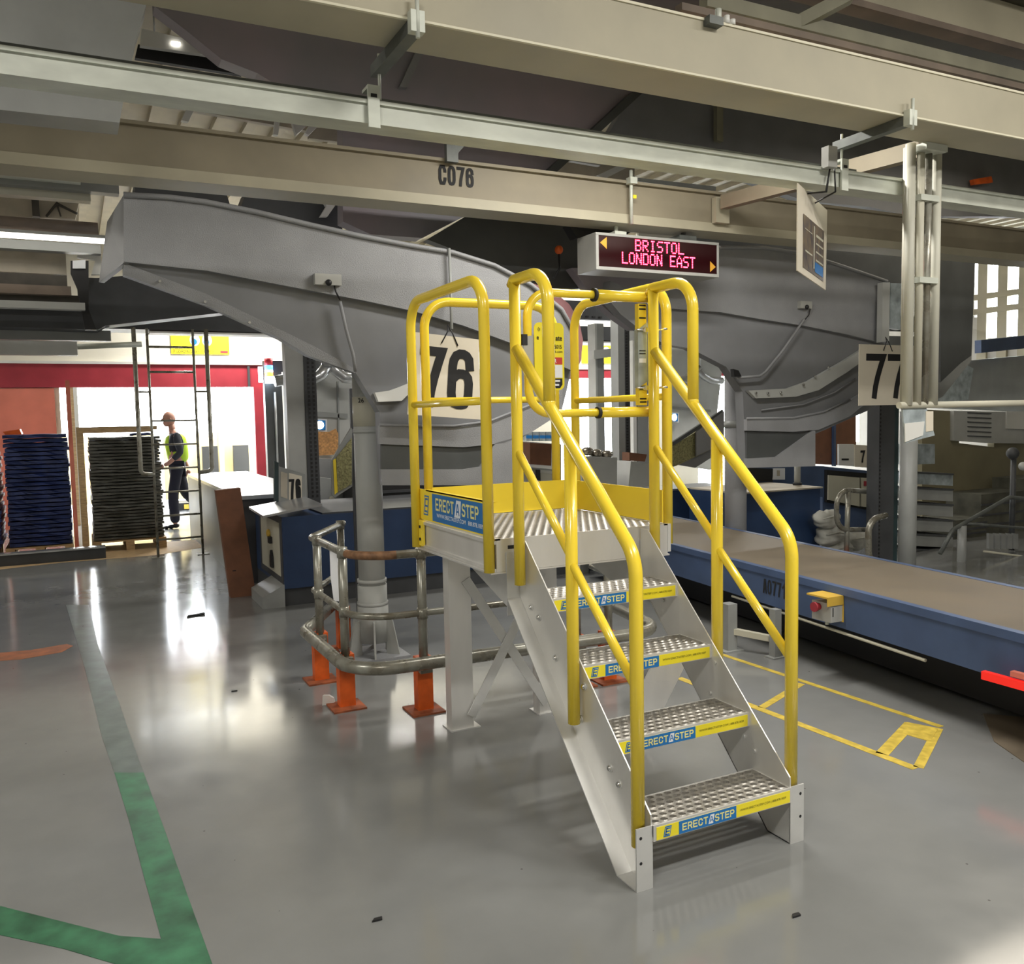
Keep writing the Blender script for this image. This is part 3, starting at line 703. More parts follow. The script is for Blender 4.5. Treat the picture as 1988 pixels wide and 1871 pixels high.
layer('overhead_rail', 'pale grey flat panel just above the red door header', 'panel', 'grey_light', 660, 688, 150, 8.2)
b = MB('galv').cyl(at(150, 673, Y=8.0), at(275, 668, Y=8.0), .03, 10); tag(b.build('overhead_pipe'), 'thin galvanised pipe running to the ladder above the red header', 'pipe')

# big grey panel standing in for darkened gaps at the upper left
b = MB('grey_paint').slab([(-120, -420), (300, -420), (285, 5), (268, 60), (247, 150), (232, 238), (-120, 200)], 2.3, .2)
tag(b.build('grey_fill_panel'), 'large flat grey panel filling the darkened gaps of the upper left corner', 'duct')
b = MB('layer_tan').slab([(240, 190), (640, 262), (640, 215), (240, 150)], 5.2, .06); b.m('white_paint').slab([(372, 190), (386, 194), (366, 236), (352, 233)], 4.9, .05); b.slab([(386, 203), (560, 232), (560, 222), (386, 193)], 4.9, .05); b.slab([(536, 222), (545, 224), (540, 262), (531, 260)], 4.9, .05)
tag(b.build('roof_framing'), 'cream roof framing seen between the tray and the long beam at upper left', 'roof framing')
b = MB('white_paint').slab([(275, 55), (430, 92), (415, 108), (272, 88)], 4.6, .05); b.m('black').slab([(268, 86), (440, 112), (470, 145), (262, 112)], 4.7, .05); b.m('lamp').slab([(333, 80), (350, 82), (350, 87), (333, 85)], 4.58, .01)
p = at(300, 70, Y=4.62); q = at(400, 90, Y=4.62); b.m('steel').cyl((p.x, 4.62, p.z-.02), (p.x, 4.62, ZC), .006, 6); b.cyl((q.x, 4.62, q.z-.02), (q.x, 4.62, ZC), .006, 6)
tag(b.build('flat_lamp'), 'flat pale lamp panel with a small bright spot at upper left', 'lamp')
b = MB('white_paint').slab([(566, 232), (600, 215), (600, 240), (575, 262)], 4.8, .05); b.slab([(610, 225), (662, 236), (662, 246), (618, 244), (600, 262), (592, 258)], 4.8, .05); b.m('layer_tan').slab([(600, 240), (664, 240), (664, 276), (600, 268)], 5.0, .05)
tag(b.build('roof_bracket'), 'white angled roof bracket left of the mauve chute edge', 'bracket')

# ================================================================ OVERHEAD BEAMS
b = MB('cream').box(XL+.002, XR-.002, .48, .50, 3.0, 3.225); b.box(XL+.002, XR-.002, .50, .725, 3.0, 3.012); b.box(XL+.002, XR-.002, .705, .725, 3.012, 3.225)
b.m('cream_highlight').box(XL+.002, XR-.002, .474, .486, 2.998, 3.006); b.box(XL+.002, XR-.002, .474, .486, 3.219, 3.229)  # brighter strips paint the highlight along the beam edges
t = tag(b.build('overhead_beam'), 'large cream beam crossing the top of the view from left to right', 'beam')
for (x, y0_, y1_) in ((-.62, .46, .9), (1.80, .46, .9)):
    k = MB('galv_dark').box(x-.022, x+.022, y0_, y1_, 2.955, 2.998); k.m('galv').cyl((x, .445, 2.93), (x, .445, 3.07), .008, 8); k.box(x-.025, x+.025, .44, .474, 2.95, 3.02); k.cyl((x, .86, 2.86), (x, .86, 3.03), .006, 8)
    tag(k.build('beam_clamp'), 'dark channel clamp under the cream beam at ' + ('upper left with its hanger rod' if x < 0 else 'upper right with its hanger rod'), 'clamp')
for px, py, lb in ((1380, 42, 'dark clip on the top edge of the cream beam at right'), (1418, 46, 'pair of small white fittings on top of the cream beam')):
    p = at(px, py, Y=.47); k = MB('galv_dark' if px == 1380 else 'white_paint')
    if px == 1380: k.box(p.x-.03, p.x+.04, .44, .50, p.z-.02, p.z+.012); k.m('galv').cyl((p.x+.03, .46, p.z), (p.x+.03, .46, p.z+.05), .013, 8)
    else: k.cyl((p.x-.01, .48, 3.229), (p.x-.01, .48, 3.26), .012, 10); k.cyl((p.x+.02, .48, 3.229), (p.x+.02, .48, 3.25), .012, 10)
    tag(k.build('beam_clip'), lb, 'clip')
# cable tray
b = MB('galv').box(XL+.002, XR-.002, .85, .856, 2.765, 2.85); b.box(XL+.002, XR-.002, .856, .97, 2.765, 2.77); b.box(XL+.002, XR-.002, .838, .85, 2.835, 2.85); b.box(XL+.002, XR-.002, .964, .97, 2.77, 2.85)
tray = tag(b.build('cable_tray'), 'pale galvanised cable trunking hung below the cream beam', 'cable tray')
b = MB('galv_dark').box(-2.4, 1.95, .90, .945, 2.85, 2.882); b.m('black')
for k in range(95): x = -1.6+k*.037; b.box(x, x+.018, .8985, .90, 2.858, 2.872)
b.build('slotted_strut', tray)
for (x, w) in ((-.655, .045), (1.79, .045)):
    k = MB('galv').box(x-w/2, x+w/2, .826, .837, 2.745, 2.90); k.box(x-w/2, x+w/2, .837, .9, 2.888, 2.90); k.m('black').box(x-.012, x+.012, .824, .826, 2.855, 2.868)
    k.build('hanger', tray)
# C076 beam
b = MB('cream_dull').box(XL+.002, XR-.002, 3.0, 3.02, 3.095, 3.325); b.box(XL+.002, XR-.002, 2.97, 3.02, 3.31, 3.33)
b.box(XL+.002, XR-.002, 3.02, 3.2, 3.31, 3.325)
b.m('cream').box(XL+.002, XR-.002, 2.99, 3.24, 3.03, 3.095)  # paler cream stands in for light on the flange underside
cb = tag(b.build('overhead_beam'), 'long tan beam lettered C076 behind the galvanised trunking', 'beam')
p = at(886, 342, Y=2.995); MB('ink').letters('C076', (p.x, 2.996, p.z), Wd, Up, .25, .125, .155).build('lettering', cb, label='black letters C076')
b = MB('galv_dark')
for px in (885,): p = at(px, 300, Y=2.9); b.box(p.x-.05, p.x+.03, 2.93, 2.97, 3.3, 3.5); b.bar((p.x, 2.95, 3.35), (p.x+.16, 2.95, 3.52), .03, .03)
b.build('bracket', cb)
p = at(1395, 395, Y=2.96); MB('cream').box(p.x-.04, p.x+.09, 2.94, 2.99, 3.09, 3.28).build('end_plate', cb)
b = MB('cream_dull').bar(at(1405, 393, Y=2.9), at(1790, 290, Y=1.25), .07, .10); tag(b.build('diagonal_brace'), 'tan diagonal brace between the C076 beam and the upper right', 'brace')
# ceiling bits upper right
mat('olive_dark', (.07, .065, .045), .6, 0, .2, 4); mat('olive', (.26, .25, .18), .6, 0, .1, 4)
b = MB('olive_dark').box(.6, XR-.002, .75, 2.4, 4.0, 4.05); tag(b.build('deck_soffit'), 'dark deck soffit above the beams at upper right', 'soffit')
b = MB('cream'); z = at(1900, 62, Y=1.0).z; b.box(1.62, XR-.002, 1.0, 1.1, z, 3.998); tag(b.build('cream_duct'), 'pale cream panel at the extreme upper right corner', 'duct')
b = MB('layer_brown'); z = at(1900, 62, Y=1.0).z; b.box(1.45, XR-.002, .995, 1.1, z-.035, z-.001); tag(b.build('overhead_rail'), 'brown rail under the cream corner panel at upper right', 'rail')
b = MB('olive'); z = at(1900, 120, Y=.92).z; b.box(1.0, XR-.002, .92, .98, z-.05, z+.015); tag(b.build('overhead_rail'), 'olive grey rail below the black gap at upper right', 'rail')
b = MB('layer_brown'); z = at(1900, 148, Y=.86).z; b.box(.8, XR-.002, .85, .90, z-.02, z+.012); tag(b.build('overhead_rail'), 'thin brown rail just above the cream beam at upper right', 'rail')
b = MB('olive').bar(at(1500, 72, Y=1.02), at(1650, -8, Y=.82), .07, .06); tag(b.build('cross_beam'), 'short olive cross beam slanting up at the top edge', 'beam')
# ================================================================ CHUTES
def edge_tube(pix, Y, r): return MB('chute').tube([at(x, y, Y=Y) for x, y in pix], r, 8)
YC = 2.9
ch = thing('parcel_chute', 'long grey spiral parcel chute behind the platform, ending at the left', 'chute', (0, 3, 1.5))
top = [(240, 378), (330, 383), (400, 392), (500, 412), (600, 436), (700, 458), (800, 477), (880, 490), (960, 515), (1030, 552), (1090, 600), (1118, 650)]
bot = [(1112, 720), (1050, 692), (990, 665), (900, 632), (800, 603), (700, 582), (640, 571), (520, 548), (400, 525), (240, 508)]
MB('chute').slab(top+bot, YC, .05).build('side_wall', ch)
edge_tube(top, YC-.01, .016).build('top_edge', ch)
def ext(pts, t): return pts
b = MB('chute'); q = [at(240, 378, Y=YC), at(240, 510, Y=YC), at(192, 548, Y=3.5), at(208, 430, Y=3.5)]; b.prism(q, (.03, .02, 0)); b.build('end_plate', ch)
MB('chute_mid').slab([(240, 500), (400, 522), (640, 568), (800, 600), (990, 662), (1050, 690), (1110, 715), (1100, 760), (1090, 800), (1012, 850), (1012, 942), (745, 942), (737, 800), (690, 722), (600, 690), (545, 657), (400, 590), (240, 532)], YC+.045, .10).build('hopper', ch)
MB('chute').slab([(240, 510), (400, 570), (545, 640), (610, 672), (690, 716), (690, 724), (600, 691), (545, 657), (400, 592), (240, 533)], YC+.03, .02).build('lower_flange', ch)
b = MB('bolt')
for x, y in ((310, 546), (398, 586), (484, 626), (760, 768), (785, 768)): p = at(x, y, Y=YC+.02); b.cyl((p.x, p.y-.01, p.z), (p.x, p.y+.005, p.z), .008, 8)
b.build('rivet', ch)
MB('white_paint').slab([(728, 762), (758, 758), (775, 752), (800, 742), (806, 752), (780, 778), (735, 780)], YC-.0, .04).build('curved_flange', ch)  # white stands in for daylight on the flange
MB('chute').slab([(737, 826), (900, 828), (960, 818), (1030, 790), (1092, 752), (1092, 800), (1030, 840), (980, 860), (900, 868), (737, 862)], YC, .04).build('curved_band', ch)
MB('chute_dark').slab([(740, 862), (900, 868), (962, 860), (932, 906), (900, 911), (740, 911)], YC+.02, .02).build('dark_panel', ch)  # darker grey panel below the curved band
MB('chute').slab([(740, 911), (900, 911), (932, 906), (962, 860), (1012, 846), (1012, 942), (742, 942)], YC, .04).build('lower_band', ch)
edge_tube([(737, 824), (800, 826), (880, 827), (950, 818), (1030, 786), (1090, 748)], YC-.005, .009).build('seam', ch)
def sensor(ch, box, rod, Y):
    (x0, y0, x1, y1) = box; p, q = at(x0, y0, Y=Y), at(x1, y1, Y=Y)
    b = MB('grey_plastic').box(p.x, q.x, Y-.04, Y, q.z, p.z); b.m('black').ball(((p.x+q.x)/2, Y-.045, (p.z+q.z)/2-.02), .02, 8, 6)
    s = b.build('sensor', ch, label='small boxed sensor')
    b = MB('black').tube([at(x, y, Y=Y-.02) for x, y in rod[0]], .005, 6); b.m('chute').tube([at(x, y, Y=Y-.015) for x, y in rod[1]], .011, 8); b.build('cable', ch)
sensor(ch, (608, 532, 660, 556), (((648, 550), (652, 566), (660, 582)), ((660, 585), (672, 640), (686, 690), (690, 722))), YC)
MB('grey_paint').tube([at(872, 482, Y=YC-.03), at(875, 560, Y=YC-.03), at(877, 640, Y=YC-.2)], .010, 8).build('conduit', ch)
b = MB('grey_dark').slab([(262, 351), (436, 363), (446, 396), (262, 382)], 4.6, .3); b.slab([(480, 368), (665, 385), (665, 445), (468, 400)], 4.6, .3); b.m('white_paint').slab([(622, 378), (662, 382), (650, 400), (636, 420), (622, 420), (634, 400)], 4.5, .05); b.m('grey_dark').box(at(262, 360, Y=4.7).x, at(665, 360, Y=4.7).x, 4.7, 4.8, at(400, 366, Y=4.7).z, at(400, 366, Y=4.7).z+.12)
tag(b.build('conveyor_underside'), 'dark conveyor underside between the lettered beam and the left chute top edge', 'conveyor underside')
# second chute
Y7 = 3.4
c7 = thing('parcel_chute', 'grey parcel chute on the right beside the board reading 77', 'chute', (3.3, 3.5, 1.5))
MB('chute').slab([(1290, 492), (1396, 480), (1480, 480), (1560, 492), (1640, 518), (1722, 546), (1722, 668), (1640, 648), (1560, 632), (1480, 620), (1400, 606), (1290, 598)], Y7, .05).build('side_wall', c7)
edge_tube([(1396, 480), (1480, 480), (1560, 492), (1640, 518), (1722, 546)], Y7-.01, .016).build('top_edge', c7)
MB('chute_mid').slab([(1185, 545), (1290, 590), (1400, 603), (1480, 617), (1560, 629), (1722, 665), (1700, 745), (1700, 790), (1600, 835), (1583, 842), (1583, 905), (1448, 908), (1442, 760), (1410, 712), (1340, 676), (1290, 668), (1250, 645), (1205, 610), (1180, 580)], Y7+.045, .10).build('hopper', c7)
MB('grey_light').slab([(1453, 758), (1470, 757), (1530, 754), (1570, 740), (1640, 700), (1690, 668), (1690, 690), (1645, 722), (1590, 757), (1545, 770), (1468, 773)], Y7, .04).build('curved_flange', c7)
MB('chute').slab([(1450, 814), (1540, 814), (1600, 802), (1650, 778), (1700, 748), (1700, 768), (1650, 808), (1590, 834), (1540, 838), (1450, 836)], Y7, .04).build('curved_band', c7)
MB('chute_dark').slab([(1450, 838), (1578, 842), (1532, 868), (1507, 888), (1450, 890)], Y7+.02, .02).build('dark_panel', c7)
MB('chute').slab([(1450, 890), (1507, 887), (1578, 836), (1583, 836), (1583, 905), (1450, 908)], Y7, .04).build('lower_band', c7)
edge_tube([(1450, 812), (1540, 811), (1600, 799), (1650, 775)], Y7-.005, .009).build('seam', c7)
edge_tube([(1478, 796), (1560, 785), (1620, 762), (1660, 735)], Y7+.03, .006).build('seam', c7)
b = MB('bolt')
for x, y in ((1467, 763), (1490, 763), (1515, 762), (1559, 747), (1581, 731), (1607, 713)): p = at(x, y, Y=Y7-.01); b.cyl((p.x, p.y-.012, p.z), (p.x, p.y, p.z), .010, 8)
b.build('rivet', c7)
sensor(c7, (1548, 585, 1570, 600), (((1566, 592), (1573, 600), (1570, 612), (1563, 620)), ((1561, 620), (1520, 680), (1486, 722), (1475, 730), (1432, 733))), Y7)
MB('black').slab([(1424, 716), (1434, 719), (1440, 731), (1426, 731)], Y7-.05, .04).build('clip', c7)
b = MB('grey_light').slab([(1714, 548), (1728, 548), (1726, 662), (1712, 664)], Y7-.1, .06); b.m('clear_grey').slab([(1729, 549), (1750, 550), (1748, 640), (1727, 636)], Y7-.08, .05)
b.build('end_bracket', c7)
# upper chute bodies
uc = thing('parcel_chute', 'broad grey chute body, coloured with a mauve light cast, behind the overhead beams', 'chute', (1, 4, 2))
MB('chute_mauve_cast').slab([(296, -60), (1420, -60), (1350, 60), (1240, 180), (1060, 335), (930, 405), (820, 462), (720, 455), (666, 430), (665, 235), (600, 205), (500, 142), (430, 115), (365, 62), (300, 12)], 4.0, .15).build('body', uc)
b = MB('chute').slab([(812, 90), (826, 92), (790, 170), (776, 168)], 3.95, .05); b.build('stiffener', uc)
b = MB('chute_dark').slab([(1228, 178), (1248, 180), (1080, 335), (1058, 335)], 3.9, .08); b.build('stiffener', uc, label='dark diagonal flange')
ur = thing('parcel_chute', 'dark grey chute body between trunking and cream beam at right', 'chute', (4, 4.3, 2))
MB('chute_mid').slab([(1245, 150), (1770, 255), (2120, 322), (2120, 420), (1770, 420), (1690, 402), (1560, 390), (1430, 340), (1300, 330), (1170, 280)], 4.3, .1).build('body', ur)
b = MB('olive').slab([(1392, 200), (1404, 202), (1404, 275), (1392, 272)], 4.2, .05); b.build('drop_rod', ur)
MB('orange').slab([(1890, 348), (1925, 342), (1928, 354), (1892, 358)], 4.2, .05).build('orange_clip', ur)
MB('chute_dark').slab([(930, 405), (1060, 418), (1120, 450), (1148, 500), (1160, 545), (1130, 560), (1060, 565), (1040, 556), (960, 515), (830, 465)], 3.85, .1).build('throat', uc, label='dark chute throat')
b = MB('orange').ball(at(1085, 485, Y=3.6), .035, 8, 6); b.m('black').tube([at(1085, 490, Y=3.6), at(1087, 520, Y=3.6), at(1075, 540, Y=3.6)], .008, 6); b.build('warning_lamp', uc, label='dim orange lamp with cable')
MB('chute_pink_glow').slab([(1030, 548), (1075, 566), (1105, 590), (1124, 622), (1132, 660), (1128, 700), (1112, 735), (1085, 740), (1078, 690), (1065, 640), (1040, 590)], 3.5, .05).build('side_wall', c7, label='curved side with red glow painted in')
MB('chute_mauve_cast').slab([(1110, 520), (1300, 520), (1300, 600), (1262, 640), (1230, 640), (1190, 612), (1150, 575)], 3.7, .1).build('inner_wall', c7, label='inner wall with mauve light cast painted in')
MB('chute_dark').slab([(1350, 430), (1520, 445), (1755, 485), (1755, 590), (1722, 545), (1560, 495), (1396, 484), (1350, 484)], 4.0, .1).build('back_wall', c7, label='dark back wall')
ce = thing('parcel_chute', 'dark flat chute end right of the hanging pipes', 'chute', (6, 3.6, 1.5))
b = MB('chute_dark').slab([(1826, 503), (1893, 507), (1886, 690), (1865, 705), (1826, 742)], 3.6, .1); b.build('end_plate', ce)
b = MB('grey_paint').slab([(1865, 560), (1890, 575), (1886, 700), (1830, 770), (1780, 790), (1780, 720), (1850, 700)], 3.9, .1); b.build('hopper', ce, label='lighter slanting hopper')
# roof pieces glimpsed left of the display
b = MB('layer_tan').slab([(1085, 300), (1232, 318), (1232, 360), (1075, 335)], 5.2, .05); b.m('white_paint').slab([(1160, 340), (1225, 310), (1232, 318), (1172, 348)], 5.0, .05); b.m('grey_light').slab([(1120, 302), (1180, 312), (1165, 322), (1108, 312)], 5.0, .05); b.slab([(1240, 345), (1390, 362), (1390, 372), (1240, 352)], 5.0, .05)
tag(b.build('roof_framing'), 'cream roof framing seen above the C076 beam at centre', 'roof framing')
b = MB('led').box(1.25, 1.85, .86, .97, 2.7625, 2.7645) if False else None
b = MB('wall_white').slab([(1050, 418), (1190, 432), (1240, 450), (1100, 450)], 5.5, .05); b.slab([(1240, 440), (1400, 455), (1400, 475), (1240, 460)], 5.5, .05); tag(b.build('roof_panel'), 'white roof panel seen just above the red display', 'panel')
b = MB('black').slab([(1105, 436), (1200, 428), (1240, 440), (1210, 460), (1120, 462)], 3.3, .1); tag(b.build('cable_duct'), 'black duct end behind the left end of the red display', 'duct')

# ================================================================ COLUMN 76, BEHIND THE PLATFORM
cx, cy = .19, 3.42
b0 = at(718, 1000, Y=cy); cx = b0.x
t = thing('steel_column', 'round grey steel column with finned base inside the guard rail', 'column', (cx, cy, 0))
b = MB('column_grey').cyl((cx, cy, .25), (cx, cy, 2.02), .092, 28); b.build('shaft', t)
b = MB('column_grey')
for z, r in ((1.56, .097), (.52, .102), (.36, .108)): b.cyl((cx, cy, z-.005), (cx, cy, z+.02), r, 28)
b.cyl((cx, cy, .20), (cx, cy, .50), .102, 28); b.cyl((cx, cy, .10), (cx, cy, .36), .108, 28); b.build('collar', t)
MB('panel_cream').cyl((cx, cy, 1.60), (cx, cy, 1.80), .0945, 28).build('painted_band', t, label='cream painted band with faint black marks')
MB('ink').text('26', (cx-.06, cy-.0755, 1.775), V((1, -.75, 0)), Up, .04, .03, .01).build('lettering', t)
b = MB('chute').box(cx-.2, cx+.2, cy-.2, cy+.2, 0, .015); b.build('base_plate', t)
for a in range(6):
    an = math.radians(a*60+15); d = V((math.cos(an), math.sin(an), 0)); n = V((-d.y, d.x, 0))*.006; c0 = V((cx, cy, .015))
    MB('column_grey').prism([c0+d*.10-n, c0+d*.20-n, c0+d*.15-n+Up*.24, c0+d*.10-n+Up*.24], n*2).build('fin', t)
# steel columns behind the conveyor
def col(px, py, Y, r, z1, label, m='chute', z0=0):
    p = at(px, py, Y=Y); t = thing('steel_column', label, 'column', (p.x, p.y, 0))
    MB(m).cyl((p.x, p.y, z0), (p.x, p.y, z1), r, 24).build('shaft', t)
    MB(m).box(p.x-r*1.8, p.x+r*1.8, p.y-r*1.8, p.y+r*1.8, 0, .012).build('base_plate', t); return t
t = col(1428, 900, 3.9, .10, 2.1, 'round grey steel column rising behind the belt conveyor to the right chute')
p = at(1428, 900, Y=3.9); MB('grey_paint').cyl((p.x, p.y, 1.50), (p.x, p.y, 1.56), .105, 24).build('collar', t)
col(1762, 1000, 2.9, .075, 1.62, 'round grey column below the hanging pipes, past the belt conveyor', 'grey_paint')
p = at(1722, 950, Y=3.75); b = MB('grey_dark').box(p.x-.12, p.x+.10, 3.75, 3.9, 0, 1.75); b.m('teal_dark').box(p.x+.10, p.x+.17, 3.76, 3.9, 0, 1.75); b.m('black')
for k in range(40): b.box(p.x-.115, p.x-.10, 3.745, 3.75, .1+k*.04, .12+k*.04)
tag(b.build('slotted_post'), 'dark slotted upright left of the round grey column at right', 'post')

# ================================================================ GUARD RAIL ROUND THE COLUMN
t = thing('guard_rail', 'grey tube guard rail on orange feet around the finned column', 'guard rail', (.5, 2.6, 0))
RT = [(-.02, 3.75), (-.40, 3.12), (-.40, 2.16), (1.42, 2.06), (1.55, 2.9)]
for z, nm, r in ((.90, 'top_rail', .024), (.56, 'middle_rail', .020)):
    b = MB('rail_grey').tube(fillet([(x, y, z) for x, y in RT], [.04, .24, .24], 8), r, 12)
    if nm == 'top_rail': b.m('rail_rust').tube(fillet([(-.40, 2.5, z), (-.40, 2.16, z), (-.1, 2.143, z)], .24, 8)[2:-1], r*1.02, 12, caps=False)
    b.build(nm, t)
MB('rail_grey').tube(fillet([(-.10, 3.8, .30), (-.47, 3.12, .30), (-.46, 2.06, .30), (1.5, 1.97, .30), (1.62, 2.9, .30)], [.16, .26, .24], 9), .037, 14).build('bumper_rail', t)
def foot(x, y, h=.31, w=.045, top=.90):
    b = MB('rail_grey').cyl((x, y, h-.03), (x, y, top), .026, 14)
    for z in (.56, top): b.cyl((x, y, z-.03), (x, y, z+.028), .031, 12)
    pp = b.build('post', t)
    b = MB('orange').box(x-w, x+w, y-.02, y+.05, 0.01, h); b.build('foot', t, label='orange steel foot')
    b = MB('orange_base').box(x-.10, x+.09, y-.09, y+.10, 0, .01); b.build('floor_plate', t)
    b = MB('rail_grey').box(x-.04, x+.03, y-.06, y-.01, h-.08, h-.01); b.m('bolt').cyl((x-.02, y-.065, h-.03), (x-.02, y-.055, h-.03), .008, 8); b.cyl((x+.012, y-.065, h-.03), (x+.012, y-.055, h-.03), .008, 8); b.build('clamp', t)
for x, y in ((-.40, 3.0), (-.40, 2.42), (-.03, 2.14), (-.06, 3.68), (.95, 2.10), (1.17, 2.09)): foot(x, y)
b = MB('label_white'); pts = [at(x, y, Y=2.7) for x, y in ((640, 1068), (661, 1078), (662, 1130), (667, 1168), (648, 1166), (642, 1120))]
tag(b.prism(pts, (0, .004, 0)).build('plastic_sheet'), 'white plastic sheet hanging inside the guard rail', 'sheet')

# sheet metal under the steps
b = MB('aluminium'); pts = [at(x, y, Y=1.45) for x, y in ((1340, 1270), (1326, 1300), (1290, 1372), (1228, 1392), (1236, 1352), (1272, 1280))]
b.prism(pts, (0, .01, 0)); b.build('deflector_plate', plat, label='scuffed shiny metal plate under the steps')

# ================================================================ BLUE MACHINES BEHIND
t = thing('blue_machine', 'dark blue conveyor drive cabinet with cream side panel behind the guard rail', 'machine', (1.4, 6, 0))
b = MB('blue').box(-.13, 2.9, 5.32, 6.6, .16, .80); b.build('body', t)
b = MB('grey_dark').box(-.13, 2.9, 5.36, 6.6, 0, .16); b.build('plinth', t)
b = MB('panel_cream').box(-.142, -.13, 5.42, 6.25, .26, .74); b.m('grey_dark').box(-.136, -.129, 5.34, 6.35, .2, .80); p_ = b.build('side_panel', t, label='cream side panel')
b = MB('plastic_yellow').ball((-.15, 5.85, .60), .05, 10, 8, .4, 1.2, .8); b.m('black').box(-.17, -.14, 5.72, 5.80, .52, .58); b.prism([(-.145, 5.78, .30), (-.145, 5.68, .30), (-.145, 5.69, .40), (-.145, 5.73, .46), (-.145, 5.77, .40)], (-.02, 0, 0)); b.build('control_knob', p_)
b = MB('steel').prism([(-.30, 5.28, .81), (-.30, 5.95, .83), (.22, 5.95, .90), (.22, 5.28, .88)], (0, 0, .02)); b.build('top_plate', t)
MB('grey_dark').box(.23, 2.9, 5.32, 6.6, .80, .815).build('top_cover', t)
b = MB('grey_paint').prism([(-.13, 5.32, .2), (-.32, 5.34, .10), (-.32, 5.34, 0), (-.13, 5.32, 0)], (0, .55, 0)); b.build('kick_plate', t)
b = MB('steel').box(-.28, .55, 6.62, 11, .86, .90); b.m('grey_paint').box(-.28, -.25, 6.7, 11, 0, .86); b.m('grey_dark').box(-.25, .1, 6.65, 6.7, 0, .86)
tag(b.build('steel_counter'), 'bright steel slide table running back to the dock', 'table')
b = MB('cardboard').prism([at(x, y, Y=6.0) for x, y in ((418, 933), (466, 928), (496, 1137), (447, 1142))], (0, .10, 0)); p = at(455, 1090, Y=5.998); b.m('ink').box(p.x-.02, p.x+.01, 5.997, 6.0, p.z, p.z+.008)
o = tag(b.build('cardboard_box'), 'tall flat brown cardboard box leaning by the blue machine', 'box'); o.location.z = 0.0
b = MB('black').box(.95, 2.9, 6.62, 7.2, .0, 1.06); b.m('grey_dark').box(.95, 2.9, 6.60, 6.62, .84, .87); tag(b.build('machine_housing'), 'near black machine housing behind the blue cabinet and finned column', 'machine')
# twin-upright stand with small 76 board
t = thing('upright_frame', 'grey and black slotted upright carrying the small 76 board', 'post', (.25, 6, 0))
MB('grey_light').box(.10, .27, 6.0, 6.12, .86, 3.0).build('flat_post', t); b = MB('grey_dark').box(.27, .385, 5.98, 6.14, .84, 3.0); b.m('black')
for k in range(52): b.box(.30, .32, 5.975, 5.98, .9+k*.04, .925+k*.04); b.box(.345, .365, 5.975, 5.98, .9+k*.04, .925+k*.04)
b.build('slotted_post', t)
b = MB('grey_paint').slab([(541, 905), (592, 920), (592, 988), (541, 975)], 5.9, .02); b.m('board_cream').slab([(561, 918), (586, 924), (586, 984), (561, 976)], 5.895, .005); b.m('layer_tan').slab([(545, 915), (558, 919), (558, 968), (545, 964)], 5.895, .005)
p = at(573, 950, Y=5.89); b.m('ink').letters('76', (p.x, 5.893, p.z), Wd, Up, .11, .20, .13)
b.m('teal_dark').slab([(533, 895), (541, 898), (541, 975), (533, 972)], 5.9, .05)
tag(b.build('bay_board'), 'small 76 board fixed low on the slotted upright', 'sign')
# beacon and dark dock post
t = thing('beacon_post', 'black dock post with red blue and amber stack light', 'beacon', (1.5, 12, 0))
xb = at(538, 800, Y=11.9).x
b = MB('grey_dark').box(xb-.17, xb+.19, 11.95, 12.1, 0, 2.6); b.m('red').box(xb+.19, xb+.22, 11.95, 12.1, 0, 2.6); b.m('steel').cyl((xb-.02, 11.93, .9), (xb-.02, 11.93, 2.1), .02, 8); b.build('post', t)
xb = at(523, 720, Y=11.8).x; zz = lambda y: at(523, y, Y=11.8).z
for a, c, m_ in ((695, 709, 'lamp_red'), (709, 718, 'lamp_blue'), (718, 722, 'lamp'), (722, 731, 'lamp_amber'), (731, 744, 'lamp_cool')):
    MB(m_).cyl((xb, 11.85, zz(c)), (xb, 11.85, zz(a)), .065, 14).build('light_segment', t)
b = MB('lamp_cool').cyl((xb-.14, 11.8, zz(742)), (xb-.14, 11.8, zz(712)), .035, 10); b.build('light_segment', t)
b = MB('wall_white').box(at(552, 800, Y=11.5).x, at(562, 800, Y=11.5).x, 11.5, 11.6, 0, 2.4); tag(b.build('light_strip'), 'narrow white upright strip right of the black dock post', 'post')
# grey partition with duct
def Q(pix, Y, t_, m_): return MB(m_).slab(pix, Y, t_)
b = Q([(553, 640), (600, 640), (600, 905), (562, 905)], 9.5, .1, 'grey_paint'); b.m('label_white').slab([(562, 792), (583, 793), (583, 796), (562, 795)], 9.48, .02); b.m('red').slab([(563, 798), (583, 799), (583, 802), (563, 801)], 9.48, .02)
tag(b.build('partition_post'), 'grey panel post with thin white and red stripes behind the upright', 'post')
b = Q([(600, 660), (700, 660), (700, 912), (600, 912)], 9.7, .1, 'grey_light'); b.m('grey_paint').slab([(605, 798), (675, 803), (675, 812), (605, 808)], 9.66, .04); b.slab([(655, 740), (658, 740), (660, 900), (657, 900)], 9.66, .04); b.m('chute_mid').slab([(605, 700), (680, 706), (672, 722), (605, 720)], 9.68, .02)
tag(b.build('partition_wall'), 'pale grey sheet partition seen left of the finned column', 'partition')
b = MB('steel').tube([at(x, y, Y=9.3) for x, y in ((533, 740), (560, 736), (585, 735), (610, 735), (622, 728), (638, 708))], .075, 14); b.tube([at(x, y, Y=9.3) for x, y in ((638, 706), (655, 722), (668, 733), (690, 735))], .07, 14); b.cyl(at(638, 696, Y=9.3), at(638, 712, Y=9.3), .10, 14); q = at(638, 700, Y=9.3); b.cyl(q, (q.x, q.y, 2.74), .08, 14)
tag(b.build('air_duct'), 'silver forked air duct in front of the pale partition', 'duct')
